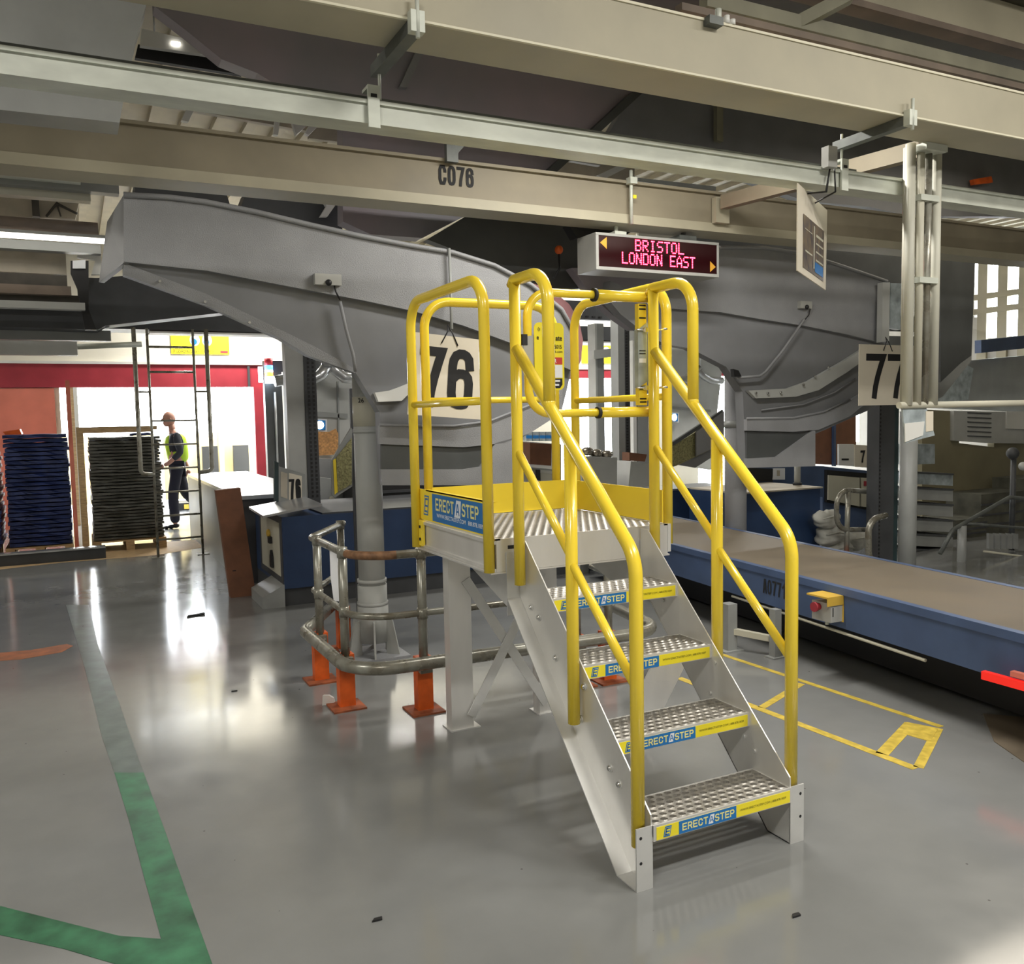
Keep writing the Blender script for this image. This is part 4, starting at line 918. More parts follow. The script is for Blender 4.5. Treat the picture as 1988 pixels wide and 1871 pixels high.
b = MB('label_white').slab([(608, 812), (635, 814), (635, 838), (608, 836)], 9.5, .03); b.m('label_blue').slab([(611, 815), (632, 816), (632, 835), (611, 834)], 9.48, .02); p = at(621.5, 825, Y=9.46)
b.m('lamp').prism([(p.x+.055*math.cos(a*math.pi/10), 9.47, p.z+.055*math.sin(a*math.pi/10)) for a in range(20)], (0, .01, 0)); tag(b.build('glowing_disc_plate'), 'small square blue plate with a round white disc given a glow, on the partition', 'lamp')  # plain white disc, its brightness added as emission
b = MB('osb').slab([(607, 838), (640, 838), (652, 832), (657, 842), (656, 882), (607, 885)], 9.45, .03); tag(b.build('chipboard_sheet'), 'chipboard sheet below the round white disc', 'board')
b = MB('steel').slab([(598, 888), (655, 892), (655, 940), (598, 928)], 8.6, .3); q = at(626, 930, Y=8.6); b.m('grey_dark').box(q.x-.1, q.x+.1, 8.62, 8.8, 0, q.z); tag(b.build('steel_worktop'), 'bright steel worktop below the chipboard sheet', 'worktop')
b = MB('grey_paint').slab([(612, 925), (690, 935), (690, 1005), (615, 1000)], 7.25, .1); b.m('panel_cream').slab([(640, 965), (648, 963), (658, 990), (636, 992)], 7.225, .02); tag(b.build('machine_housing'), 'grey machine housing between upright and finned column', 'machine')
b = MB('grey_paint').slab([(644, 893), (682, 830), (684, 834), (684, 944), (650, 966), (645, 960)], 4.6, .03); b.m('yellow_sheet').slab([(647, 893), (652, 890), (656, 955), (650, 960)], 4.59, .008); b.m('mirror_yellow').slab([(653, 888), (683, 850), (683, 940), (656, 955)], 4.585, .01)
q = at(686, 900, Y=4.63); b.m('grey_dark').box(q.x-.012, q.x+.012, 4.62, 4.645, 0, 1.9)
tag(b.build('chute_flap'), 'yellow edged chute side flap left of the finned column', 'flap')

# items seen through the gate
b = Q([(1013, 856), (1090, 862), (1090, 940), (1013, 935)], 6.2, .3, 'white_paint'); b.m('grey_paint').slab([(1013, 905), (1085, 912), (1085, 915), (1013, 908)], 6.18, .02); b.m('black').slab([(1043, 912), (1049, 912), (1049, 932), (1043, 932)], 6.15, .04); b.m('panel_cream').slab([(1050, 918), (1080, 922), (1080, 940), (1050, 936)], 6.17, .02)
tag(b.build('white_cabinet'), 'white cabinet behind the platform back toe board', 'cabinet')
b = Q([(1029, 859), (1071, 862), (1070, 904), (1029, 901)], 5.9, .2, 'cardboard'); tag(b.build('cardboard_box'), 'dark brown cardboard box held in the white cabinet front', 'box')
for i, x in enumerate((1022, 1035, 1048, 1060)):
    b = Q([(x, 838), (x+11, 838), (x+11, 856), (x, 856)], 6.4, .15, 'clear_grey'); b.m('label_blue').slab([(x, 845), (x+11, 845), (x+11, 851), (x, 851)], 6.39, .01); tag(b.build('bottle_pack'), 'small clear pack with a blue band on top of the white cabinet', 'pack', 'clear packs on the white cabinet')
b = Q([(1130, 885), (1198, 888), (1198, 945), (1130, 935)], 5.9, .3, 'grey_light'); b.slab([(1225, 895), (1268, 900), (1268, 950), (1220, 945)], 5.9, .3); tag(b.build('machine_housing'), 'pale grey machine front behind the platform seen below the gate', 'machine')
for k, (x, y) in enumerate(((1140, 876), (1158, 880), (1178, 882))):
    p = at(x, y, Y=6.0); b = MB('foil').ball(p, .07, 12, 8, 1.1, 1, .7); tag(b.build('wrapped_parcel'), ('dark glossy wrapped parcel, leftmost of the three behind the gate', 'dark glossy wrapped parcel, middle of the three behind the gate', 'dark glossy wrapped parcel, rightmost of the three behind the gate')[k], 'parcel')
b = Q([(1222, 878), (1256, 882), (1252, 896), (1222, 894)], 6.0, .15, 'cardboard'); tag(b.build('cardboard_box'), 'flat dark brown box right of the big upright behind the gate', 'box')
b = Q([(1198, 612), (1222, 612), (1206, 940), (1191, 940)], 6.1, .1, 'grey_paint'); b = MB('grey_paint'); x0 = at(1208, 770, Y=6.24).x
b.box(x0-.05, x0+.04, 6.24, 6.4, 0, 3.0); b.m('grey_dark').box(x0+.04, x0+.11, 6.24, 6.4, 0, 3.0); b.m('black')
for k in range(60): b.box(x0+.055, x0+.075, 6.23, 6.24, .9+k*.035, .915+k*.035)
tag(b.build('slotted_post'), 'tall grey slotted upright seen through the swing gate', 'post')
x0 = at(1163, 780, Y=8.0).x; b = MB('grey_paint').box(x0-.02, x0+.09, 8.0, 8.2, 0, 2.9); b.m('grey_light').box(x0-.05, x0-.02, 8.0, 8.2, 0, 2.9); tag(b.build('slim_post'), 'slimmer grey post left of the slotted upright behind the gate', 'post')
x0 = at(1250, 780, Y=7.2).x; b = MB('grey_paint').box(x0-.09, x0+.12, 7.2, 7.4, 0, 2.9); b.m('white_paint').box(x0-.17, x0-.12, 7.2, 7.3, .9, 2.6); tag(b.build('slim_post'), 'grey and white post right of the slotted upright behind the gate', 'post')
b = Q([(1153, 680), (1290, 664), (1290, 680), (1153, 697)], 7.85, .15, 'grey_light'); tag(b.build('cross_channel'), 'pale box channel crossing the posts high behind the gate', 'channel')
# behind right of gate, left of column 77
b = Q([(1300, 665), (1405, 690), (1380, 912), (1300, 900)], 9.9, .1, 'grey_light'); b.m('grey_paint').slab([(1300, 788), (1380, 795), (1380, 800), (1300, 793)], 9.86, .04); b.m('label_white').slab([(1301, 800), (1318, 801), (1318, 820), (1301, 819)], 9.8, .03); b.m('label_blue').slab([(1303, 802), (1316, 803), (1316, 818), (1303, 817)], 9.78, .02)
p = at(1309.5, 810, Y=9.77); b.m('lamp_cool').prism([(p.x+.05*math.cos(a*math.pi/10), 9.77, p.z+.06*math.sin(a*math.pi/10)) for a in range(20)], (0, .01, 0))
tag(b.build('partition_wall'), 'pale partition with a bluish round light seen between the right handrail tubes', 'partition')
b = MB('steel').tube([at(x, y, Y=9.6) for x, y in ((1302, 738), (1330, 738), (1345, 725), (1356, 712))], .07, 12); b.tube([at(x, y, Y=9.6) for x, y in ((1352, 712), (1366, 730), (1380, 738), (1402, 739))], .06, 12); q = at(1354, 712, Y=9.6); b.cyl(q, (q.x, q.y, 3.4), .06, 12); tag(b.build('air_duct'), 'silver forked air duct seen between the right handrail tubes', 'duct')
b = MB('mirror_yellow').slab([(1302, 868), (1385, 818), (1385, 870), (1318, 902), (1302, 908)], 4.9, .03); b.m('chute_dark').slab([(1300, 862), (1404, 795), (1404, 802), (1300, 870)], 4.88, .03); b.m('chute').slab([(1352, 838), (1406, 798), (1406, 860), (1352, 885)], 4.87, .02); b.m('chute_mid').slab([(1318, 902), (1406, 860), (1406, 872), (1350, 908)], 4.9, .03)
q = at(1400, 860, Y=4.93); b.m('grey_dark').box(q.x-.02, q.x+.02, 4.93, 4.96, zc_ if False else .82, q.z)
tag(b.build('chute_flap'), 'yellowish chute side flap behind the right handrail', 'flap')
b = MB('blue').box(3.0, 5.0, 5.45, 5.9, .0, .78); b.m('steel').box(3.0, 5.0, 5.44, 5.9, .78, .80); tag(b.build('blue_machine'), 'long low blue machine side behind the stair right handrail', 'machine')
p0, p1 = at(1450, 985, Y=4.4), at(1592, 985, Y=4.4)
t = thing('blue_machine', 'blue box machine with pale top behind the belt conveyor', 'machine', (p0.x+.4, 4.7, 0))
zt = at(1450, 958, Y=4.4).z
MB('blue').box(p0.x-.1, p1.x, 4.4, 5.2, 0, zt).build('body', t); MB('layer_tan').box(p0.x-.1, p1.x+.02, 4.38, 5.2, zt, zt+.015).build('top_plate', t)
b = MB('blue_light').slab([(1440, 900), (1600, 905), (1600, 965), (1440, 960)], 5.22, .06); b.m('black').slab([(1450, 908), (1500, 910), (1500, 935), (1450, 932)], 5.205, .02); b.m('label_white').slab([(1502, 909), (1524, 909), (1524, 931), (1500, 931)], 5.20, .02); b.m('layer_tan').slab([(1509, 913), (1514, 913), (1514, 924), (1509, 924)], 5.195, .01); tag(b.build('control_cabinet'), 'light blue machine panel with black screen and white notice', 'panel')
p = at(1548, 925, Y=4.7); b = MB('grey_light').cyl((p.x, 4.7, zt+.015), (p.x, 4.7, p.z+.25), .035, 12); b.m('black').cyl((p.x, 4.7, zt+.012), (p.x, 4.7, zt+.04), .05, 12); tag(b.build('support_post'), 'short grey post standing on the blue box machine', 'post')
b = Q([(1578, 842), (1662, 790), (1662, 905), (1578, 900)], 6.5, .1, 'cardboard'); b.m('blue_light').slab([(1619, 815), (1623, 812), (1623, 905), (1619, 905)], 6.45, .04); tag(b.build('brown_partition'), 'dark brown panel under the right chute with a blue edge strip', 'panel')
b = Q([(1629, 862), (1658, 862), (1658, 905), (1629, 903)], 5.72, .03, 'white_paint'); b.m('board_cream').slab([(1660, 863), (1690, 865), (1690, 908), (1660, 906)], 5.72, .03); p = at(1675, 886, Y=5.712); b.m('ink').letters('7', (p.x, 5.712, p.z), Wd, Up, .085, .16, .17); b.slab([(1635, 890), (1648, 890), (1648, 893), (1635, 893)], 5.71, .01)
tag(b.build('bay_board'), 'small white board with a black 7 above the cream cabinet at right', 'sign')
t = thing('blue_cabinet', 'blue cabinet with cream door panel behind the curved rail at right', 'cabinet', (6.2, 5.5, 0))
b = MB('blue_light').slab([(1597, 905), (1700, 915), (1700, 1100), (1597, 1100)], 5.7, .5); b.build('body', t)
b = MB('ink').slab([(1605, 912), (1700, 920), (1700, 992), (1605, 975)], 5.66, .04); b.m('panel_cream').slab([(1609, 922), (1669, 927), (1669, 983), (1608, 970)], 5.64, .02); b.slab([(1672, 927), (1700, 929), (1700, 986), (1672, 983)], 5.64, .02); b.m('red').slab([(1678, 934), (1684, 934), (1684, 943), (1678, 943)], 5.63, .01); b.build('door', t)
for k, (x, y, s) in enumerate(((1605, 1010, 1), (1612, 1040, 1.2), (1625, 1068, 1.3), (1660, 1050, 1.2))):
    p = at(x, y, Y=4.22+k*.06); b = MB('sack').ball(p, .15*s, 28, 18, 1.15, .6, .78)
    for i_, v_ in enumerate(b.v):
        d_ = v_-p; a_ = math.atan2(d_.z, d_.x)
        f_ = 1+.10*math.sin(3*a_+k*2)+.06*math.sin(9*a_+d_.y*30+k)+.05*math.sin(d_.x*40+k)
        b.v[i_] = p+d_*f_*V((1, 1, .9 if d_.z > 0 else .75)).x if False else p+V((d_.x*f_, d_.y*f_, d_.z*f_*(1 if d_.z > 0 else .7)))
    b.tube([p+V((-.12*s, -.07*s, .03)), p+V((0, -.105*s, .055)), p+V((.12*s, -.07*s, .02))], .006, 6)
    tag(b.build('mail_sack'), ('white sack slumped on top of the pile behind the belt conveyor', 'white sack, second from the top of the pile behind the conveyor', 'white sack at the bottom of the pile behind the conveyor', 'white sack right of the curved rail post')[k], 'sack')
t = thing('guard_rail', 'grey looped tube rail on an orange foot past the belt conveyor', 'guard rail', (4.9, 3.9, 0))
Yg = 4.0
MB('rail_grey').tube(fillet([at(1700, 955, Y=Yg), at(1624, 950, Y=Yg), at(1624, 1028, Y=Yg), at(1700, 1028, Y=Yg)], .16, 8), .026, 12).build('rail', t)
MB('rail_grey').tube([at(1647, 952, Y=Yg), at(1643, 1075, Y=Yg)], .026, 12).build('post', t)
MB('orange').obox(at(1643, 1078, Y=Yg), (.05, 0, 0), (0, .05, 0), (0, 0, .03)).build('foot', t)
MB('rail_grey').tube(fillet([at(1720, 1000, Y=3.3), at(1686, 1010, Y=3.3), at(1686, 1090, Y=3.3), at(1722, 1098, Y=3.3)], .14, 8), .03, 12).build('rail', t)

# ================================================================ BELT CONVEYOR A0771
t = thing('belt_conveyor', 'low belt conveyor with blue sides lettered A0771', 'conveyor', (2.6, 1.5, 0))
a0, d0 = V((2.235, .14, 0)), V((.115, 1, 0)).normalized(); e0, d1 = V((3.22, .78, 0)), V((.13, 1, 0)).normalized()
zc = .575; nA, nB = a0-d0*2.2, a0+d0*5.05; fA, fB = e0-d1*2.8, e0+d1*4.4
MB('belt').prism([nA+Up*(zc-.02)+V((.035, 0, 0)), fA+Up*(zc-.02), fB+Up*(zc-.02), nB+Up*(zc-.02)+V((.035, 0, 0))], (0, 0, .018)).build('belt', t)
b = MB('blue_light').prism([nA+Up*(zc-.045), nA+Up*zc, nA+Up*zc+V((.05, 0, 0)), nA+Up*(zc-.045)+V((.05, 0, 0))], nB-nA)
side = MB('blue_light').prism([nA+Up*(zc-.25)+V((.008, 0, 0)), nA+Up*(zc-.045)+V((.008, 0, 0)), nA+Up*(zc-.045)+V((.05, 0, 0)), nA+Up*(zc-.25)+V((.05, 0, 0))], nB-nA)
b.build('edge_strip', t, label='lighter blue top edge strip'); sd = side.build('side_frame', t)
MB('blue_light').prism([fA+Up*(zc-.25), fA+Up*zc, fA+Up*zc+V((.05, 0, 0)), fA+Up*(zc-.25)+V((.05, 0, 0))], fB-fA).build('side_frame', t)
b = MB('grey_dark').prism([nA+Up*(zc-.10)+V((.05, 0, 0)), fA+Up*(zc-.10), fB+Up*(zc-.10), nB+Up*(zc-.10)+V((.05, 0, 0))], (0, 0, .03)); b.build('bed', t)
# lettering on the side
q = at(1491, 1131, X=2.40); k = (q.y-a0.y)/d0.y; c = a0+d0*k; c.z = zc-.125; c.x += .004
MB('ink').letters('A0771', c, -d0, Up, .25, .10, .145).build('lettering', sd, label='black letters A0771')
# legs of the conveyor
def cleg(px, py, w=.05):
    p = at(px, py, Z=0); b = MB('grey_paint').box(p.x-w, p.x+w, p.y-w, p.y+w, .01, .33); b.box(p.x-w*2, p.x+w*2, p.y-w*1.6, p.y+w*1.6, 0, .01); b.build('leg', t); return p
p = cleg(1505, 1276, .028); p2 = cleg(1415, 1262, .04)
MB('panel_cream').bar(p+V((0, .05, .12)), p2+V((0, .02, .14)), .04, .04).build('leg_brace', t)
for yy_ in (4.2, 5.3): 
    q = a0+d0*((yy_-a0.y)); MB('grey_paint').box(q.x+.1, q.x+.18, yy_, yy_+.08, 0, .33).build('leg', t)
    q = q+V((.9, 0, 0)); MB('grey_paint').box(q.x-.1, q.x-.02, yy_, yy_+.08, 0, .33).build('leg', t)
for yy_ in (-1.6, .6, 2.6):
    q = e0+d1*((yy_-e0.y)); MB('grey_paint').box(q.x-.1, q.x-.02, yy_, yy_+.08, 0, .33).build('leg', t)
q = a0-d0*1.9; MB('grey_paint').box(q.x+.1, q.x+.18, q.y, q.y+.08, 0, .33).build('leg', t)
MB('panel_cream').tube([nA+d0*2.8+V((.02, 0, .29)), nA+d0*4.6+V((.02, 0, .30))], .01, 8).build('conduit', t)
b = MB('black'); q1 = a0+V((.30, -1.8, 0)); b.prism([nA+d0*.2+V((.36, 0, .04)), fA+V((-.12, 0, .04)), fB+V((-.12, 0, .04)), nB+V((.36, 0, .04))], (0, 0, .28)); b.build('under_shade', t)  # black block standing in for the shade under the conveyor
# emergency stop box
pc = at(1605, 1180, X=2.33); k = (pc.y-a0.y)/d0.y; c = a0+d0*k
t = thing('stop_box', 'emergency stop box with yellow hood on the conveyor side', 'emergency stop', (c.x-.04, c.y, zc-.22))
z = zc-.10
b = MB('grey_plastic').box(c.x-.10, c.x-.004, c.y-.075, c.y+.075, z-.105, z+.01); b.build('housing', t)
b = MB('plastic_yellow').box(c.x-.135, c.x-.002, c.y-.085, c.y+.085, z+.045, z+.055); b.box(c.x-.135, c.x-.002, c.y-.085, c.y-.078, z-.0, z+.045); b.prism([(c.x-.004, c.y-.085, z-.11), (c.x-.004, c.y+.085, z-.11), (c.x-.004, c.y+.085, z+.05), (c.x-.004, c.y-.085, z+.05)], (.004, 0, 0)); b.build('hood', t)
b = MB('lamp_red').cyl((c.x-.10, c.y+.02, z-.02), (c.x-.14, c.y+.02, z-.02), .022, 14); b.m('red').cyl((c.x-.125, c.y+.02, z-.02), (c.x-.142, c.y+.02, z-.02), .03, 14); b.build('stop_button', t)
MB('ink').box(c.x-.085, c.x-.078, c.y-.0765, c.y-.075, z-.07, z-.015).build('slot', t); MB('galv').cyl((c.x-.05, c.y, z-.135), (c.x-.05, c.y, z-.105), .012, 8).build('cable_gland', t)
pr = at(1958, 1321, X=2.20); b = MB('red_glow').box(pr.x-.03, pr.x+.0, pr.y-.12, pr.y+.12, pr.z-.02, pr.z+.02); b.m('salmon').box(pr.x-.02, pr.x+.01, pr.y-.14, pr.y-.02, pr.z+.03, pr.z+.055); tag(b.build('reflector'), 'red reflector strip, given its own glow, under the conveyor edge at the right', 'reflector')  # strip's brightness comes from its own emission

# ================================================================ LED DISPLAY
YS = 3.0; x0, x1 = 1.69, 2.81; z0, z1 = 2.688, 2.952
t = thing('led_display', 'hanging red dot matrix display showing BRISTOL and LONDON EAST', 'display', ((x0+x1)/2, YS+.13, z0))
b = MB('grey_plastic').box(x0-.0, x1, YS+.012, YS+.26, z0, z1); b.box(x0, x1, YS, YS+.012, z0, z0+.024); b.box(x0, x1, YS, YS+.012, z1-.020, z1); b.box(x0, x0+.024, YS, YS+.012, z0+.024, z1-.02); b.box(x1-.020, x1, YS, YS+.012, z0+.024, z1-.02); b.build('housing', t, bevel=.002)
MB('led_panel').box(x0+.024, x1-.02, YS+.004, YS+.012, z0+.024, z1-.02).build('screen', t)
b = MB('amber'); b.prism([(x0+.036, YS+.001, z1-.072), (x0+.092, YS+.001, z1-.030), (x0+.092, YS+.001, z1-.114)], (0, .003, 0)); b.prism([(x1-.032, YS+.001, z0+.078), (x1-.085, YS+.001, z0+.038), (x1-.085, YS+.001, z0+.118)], (0, .003, 0)); b.build('arrow', t, label='amber arrow marks')
FNT = {'B': ['11110', '10001', '10001', '11110', '10001', '10001', '11110'], 'R': ['11110', '10001', '10001', '11110', '10100', '10010', '10001'], 'I': ['01110', '00100', '00100', '00100', '00100', '00100', '01110'], 'S': ['01111', '10000', '10000', '01110', '00001', '00001', '11110'], 'T': ['11111', '00100', '00100', '00100', '00100', '00100', '00100'], 'O': ['01110', '10001', '10001', '10001', '10001', '10001', '01110'], 'L': ['10000', '10000', '10000', '10000', '10000', '10000', '11111'], 'N': ['10001', '11001', '11001', '10101', '10011', '10011', '10001'], 'D': ['11110', '10001', '10001', '10001', '10001', '10001', '11110'], 'E': ['11111', '10000', '10000', '11110', '10000', '10000', '11111'], 'A': ['00100', '01010', '10001', '10001', '11111', '10001', '10001'], ' ': ['00000']*7}
b = MB('led')
def ledtext(s, xa, xb_, za, zb_):
    n = len(s)*6-1; px_ = (xb_-xa)/(n-1); pz = (zb_-za)/6
    for i, chh in enumerate(s):
        for r, row in enumerate(FNT[chh]):
            for c_, v in enumerate(row):
                if v == '1':
                    x = xa+(i*6+c_)*px_; z = zb_-r*pz
                    b.m('led').prism([(x+.0062*math.cos(a*math.pi/3), YS+.0015, z+.0062*math.sin(a*math.pi/3)) for a in range(6)], (0, .002, 0))
                    b.m('led_core').prism([(x+.003*math.cos(a*math.pi/3), YS+.0005, z+.003*math.sin(a*math.pi/3)) for a in range(6)], (0, .001, 0))
ledtext('BRISTOL', 2.035, 2.47, 2.845, 2.918); ledtext('LONDON EAST', 1.918, 2.575, 2.748, 2.822)
b.build('lit_text', t, label='glowing red destination text')
b = MB('galv').cyl((1.93, YS+.10, z1+.02), (1.93, YS+.10, 3.06), .015, 10); b.box(1.88, 1.98, YS+.04, YS+.18, z1, z1+.03); b.build('hanger', t); b = MB('galv_dark').cyl((2.56, YS+.12, z1), (2.56, YS+.12, 3.03), .018, 10); b.box(2.48, 2.64, YS+.06, YS+.2, z1, z1+.05); b.build('hanger', t)
p = at(1229, 330, Y=2.93); b = MB('galv').cyl((p.x, 2.957, 3.02), (p.x, 2.957, 3.40), .013, 10); b.m('label_yellow').box(p.x+.01, p.x+.035, 2.94, 2.95, 3.2, 3.225); b.m('galv').box(p.x-.03, p.x+.03, 2.92, 2.975, 3.30, 3.345); tag(b.build('drop_conduit'), 'thin grey conduit dropping across the long beam to the red display', 'conduit')

# ================================================================ HANGING BOARDS
def board(cpix, Y, w, h, roll, s, label, yaw=0., scale=1.):
    c = at(*cpix, Y=Y); xd = V((math.cos(roll)*math.cos(yaw), math.cos(roll)*math.sin(yaw), math.sin(roll))); n = V((-math.sin(yaw), math.cos(yaw), 0)); ud = n.cross(xd)*-1 if n.cross(xd).z < 0 else n.cross(xd)
    b = MB('board_cream').prism([c-xd*w/2-ud*h/2, c+xd*w/2-ud*h/2, c+xd*w/2+ud*h/2, c-xd*w/2+ud*h/2], n*.006)
    o = b.build('bay_board'); tag(o, label, 'sign')
    tb_ = MB('ink')
    tb_.letters(s, c-n*.002-xd*w*.01-ud*h*.02, xd, ud, w*.74, h*.74, .155, .22)
    tb_.build('numeral', o)
    tt = c+ud*h/2
    MB('black').tube([tt-xd*.05-ud*.05-n*.003, tt-xd*.01+ud*.03, tt+V((0, .02, .07))], .004, 6).build('tie', o); MB('black').tube([tt+xd*.06-ud*.055-n*.003, tt+xd*.02+ud*.02, tt+V((0, .02, .07))], .004, 6).build('tie', o)
    return o
board((868, 731), 2.62, .49, .50, -.085, '76', 'large cream board with black 76 hanging behind the platform')
board((1722, 728), 2.95, .68, .52, -.0, '77', 'large cream board with black 77 hanging at the right')
# poster seen edge on
A_, B_, C_, D_ = at(1549, 355, D=4.2), at(1548, 525, D=4.2), at(1603, 563, D=4.85), at(1606, 408, D=4.85)
def lerp(u, v): return (A_*(1-u)+D_*u)*(1-v) + (B_*(1-u)+C_*u)*v
nn = (D_-A_).cross(B_-A_).normalized(); 
if nn.dot(CAM-A_) > 0: nn = -nn
b = MB('board_cream').prism([lerp(0, 0), lerp(1, 0), lerp(1, 1), lerp(0, 1)], nn*.005)
o = tag(b.build('hanging_notice'), 'white framed printed notice hanging edge-on from the trunking at right', 'notice')
b = MB('glass_print').prism([lerp(.16, .30)-nn*.002, lerp(.88, .30)-nn*.002, lerp(.88, .92)-nn*.002, lerp(.16, .92)-nn*.002], -nn*.001); b.m('panel_cream')
for u0, v0, u1, v1 in ((.5, .34, .53, .85), (.58, .42, .84, .45), (.58, .52, .84, .54), (.58, .62, .84, .64), (.58, .72, .84, .74), (.22, .7, .45, .72), (.20, .45, .45, .46)):
    b.prism([lerp(u0, v0)-nn*.004, lerp(u1, v0)-nn*.004, lerp(u1, v1)-nn*.004, lerp(u0, v1)-nn*.004], -nn*.0005)
b.m('label_blue').prism([lerp(.55, .76)-nn*.004, lerp(.85, .76)-nn*.004, lerp(.85, .88)-nn*.004, lerp(.55, .88)-nn*.004], -nn*.0005)
b.build('printed_panel', o)
b = MB('black').tube([lerp(.3, .02), at(1604, 372, Y=.815), at(1612, 322, Y=.825)], .004, 6); b.tube([lerp(.55, .05), at(1622, 372, Y=.815), at(1620, 322, Y=.825)], .004, 6); b.build('tie', o)
p = at(1605, 312, Y=.83); tag(MB('grey_plastic').box(p.x-.03, p.x+.03, .79, .836, p.z-.04, p.z+.06).build('junction_box'), 'small grey box on the trunking above the hanging notice', 'junction box')

# hanging pipe frame at right
t = thing('pipe_riser', 'bundle of pale vertical pipes hanging from the cream beam at right', 'pipes', (2.3, .7, 1.7))
YP = .765
zb_ = at(1790, 786, Y=YP).z
for px, r, m_ in ((1765, .026, 'pipe_cream'), (1785, .020, 'panel_cream'), (1800, .018, 'rail_grey'), (1816, .024, 'pipe_cream')):
    p = at(px, 500, Y=YP); MB(m_).cyl((p.x, YP, zb_), (p.x, YP, 3.0), r, 12).build('pipe', t)
p = at(1776, 500, Y=YP); MB('pipe_cream').cyl((p.x-.0, YP+.05, zb_), (p.x, YP+.05, 3.0), .024, 12).build('pipe', t)
q = at(1800, 500, Y=YP); MB('galv').box(q.x-.10, q.x+.06, .70, .80, 2.965, 2.999).build('pipe_clamp', t)
for z in (2.72, 2.30): q = at(1800, 500, Y=YP); MB('galv').box(q.x-.09, q.x+.05, YP-.03, YP+.03, z, z+.03).build('pipe_clamp', t)
q0 = at(1745, 786, Y=YP); b = MB('panel_cream').cyl((q0.x, YP, zb_), (q0.x+1.6, YP, zb_), .018, 10); b.build('cross_pipe', t)

# right side clutter beyond the conveyor
YR = 4.6
tag(MB('tan_part').slab([(1790, 795), (1862, 798), (1862, 860), (1930, 868), (1930, 838), (1990, 840), (2060, 845), (2060, 1150), (1790, 1110)], 5.6, .1).build('tan_partition'), 'tan partition panel beyond the conveyor at the right edge', 'partition')
b = MB('grey_light').slab([(1852, 797), (2060, 802), (2060, 862), (1920, 860), (1852, 855)], 5.54, .06); b.m('grey_dark')
for k in range(6): b.slab([(1880, 800+k*9), (1925, 802+k*9), (1925, 804+k*9), (1880, 802+k*9)], 5.525, .02)
b.m('white_paint').slab([(1955, 798), (2060, 800), (2060, 835), (1955, 832)], 5.515, .03)
tag(b.build('louvre_panel'), 'pale louvred panel at the right edge below the windows', 'panel')
b = MB('clear_grey').slab([(1752, 790), (1798, 790), (1815, 845), (1758, 860)], .765, .01); b.m('white_paint').slab([(1757, 822), (1795, 818), (1792, 845), (1758, 858)], .76, .005); b.m('board_cream').slab([(1798, 798), (1812, 798), (1812, 836), (1798, 838)], .762, .005); tag(b.build('paper_notice'), 'creased white papers below the hanging pipes at right', 'papers')
for k in range(6):
    y = 918+k*30; b = MB('grey_paint' if k else 'clear_grey').slab([(1768, y), (1850, y+4), (1850, y+25), (1768, y+21)], 4.4, .5); b.m('grey_dark').slab([(1766, y-3), (1852, y+1), (1852, y+4), (1766, y)], 4.38, .5)
    tag(b.build('storage_tray'), ('topmost', 'second', 'third', 'fourth', 'fifth', 'lowest')[k] + ' grey storage tray in the stack right of the grey column', 'tray', 'grey storage trays past the conveyor')
b = MB('clear_grey').slab([(1760, 862), (1815, 862), (1815, 900), (1760, 902)], 4.3, .3); tag(b.build('storage_tray'), 'greenish clear tray lying on the grey storage trays', 'tray')
for k, (x0_, y0_, x1_, y1_, lb) in enumerate(((1856, 1010, 1912, 1112, 'olive grey crate standing right of the grey tray stack'), (1905, 960, 1990, 1120, 'tall olive grey crate behind the sloping rail at the right edge'), (1995, 930, 2060, 1130, 'olive grey crate cut off by the right edge'))):
    Yk = 4.75+.05*k; a_, c_2 = at(x0_, y0_, Y=Yk), at(x1_, y1_, Y=Yk); b = MB('crate_olive').box(a_.x, c_2.x, Yk, Yk+.5, 0.0, a_.z)
    for q_ in range(1, 4): zz_ = a_.z*q_/4; b.m('grey_dark').box(a_.x-.005, c_2.x+.005, Yk-.01, Yk, zz_-.015, zz_+.01)
    tag(b.build('storage_crate'), lb, 'crate')
b = MB('galv_dark').tube(fillet([at(x, y, Y=3.7) for x, y in ((1825, 1075), (1850, 1028), (1925, 985), (1960, 965), (2060, 975))], .1, 5), .022, 10); b.tube([at(x, y, Y=3.7) for x, y in ((1870, 1015), (1950, 1022), (2060, 1030))], .016, 10); b.m('grey_paint').cyl(at(1868, 1020, Y=3.7), at(1866, 1130, Y=3.7), .045, 12)
tag(b.build('sloping_rail'), 'dark sloping tube rail rising to the right edge beyond the conveyor', 'rail')
q = at(1968, 880, Y=3.9); b = MB('grey_dark').cyl(q, (q.x, q.y, 0), .03, 10); b.ball(at(1966, 880, Y=3.9), .07, 10, 8); b.m('grey_light').ball(at(1986, 905, Y=3.9), .05, 10, 8); tag(b.build('lamp_stand'), 'dark round headed stand at the right edge', 'stand')
b = MB('panel_cream').tube([at(x, y, Y=3.6) for x, y in ((1910, 1070), (2060, 1090))], .012, 8)
for k in range(5): b.m('grey_paint').slab([(1920+k*12, 1035), (1929+k*12, 1036), (1929+k*12, 1066), (1920+k*12, 1065)], 3.8, .03)
tag(b.build('wire_basket'), 'pale wire basket with upright slats near the right edge', 'basket')
b = MB('grey_paint').slab([(1880, 700), (1990, 690), (2010, 690), (2010, 800), (1830, 792), (1850, 765)], 5.9, .2); b.m('clear_grey').slab([(1815, 760), (1870, 705), (1890, 715), (1880, 775), (1815, 788)], 5.8, .1); b.m('blue_light').slab([(1905, 660), (2000, 650), (2000, 675), (1905, 685)], 5.7, .1); tag(b.build('machine_bulk'), 'grey and bluish machinery bulk below the right windows', 'machine')

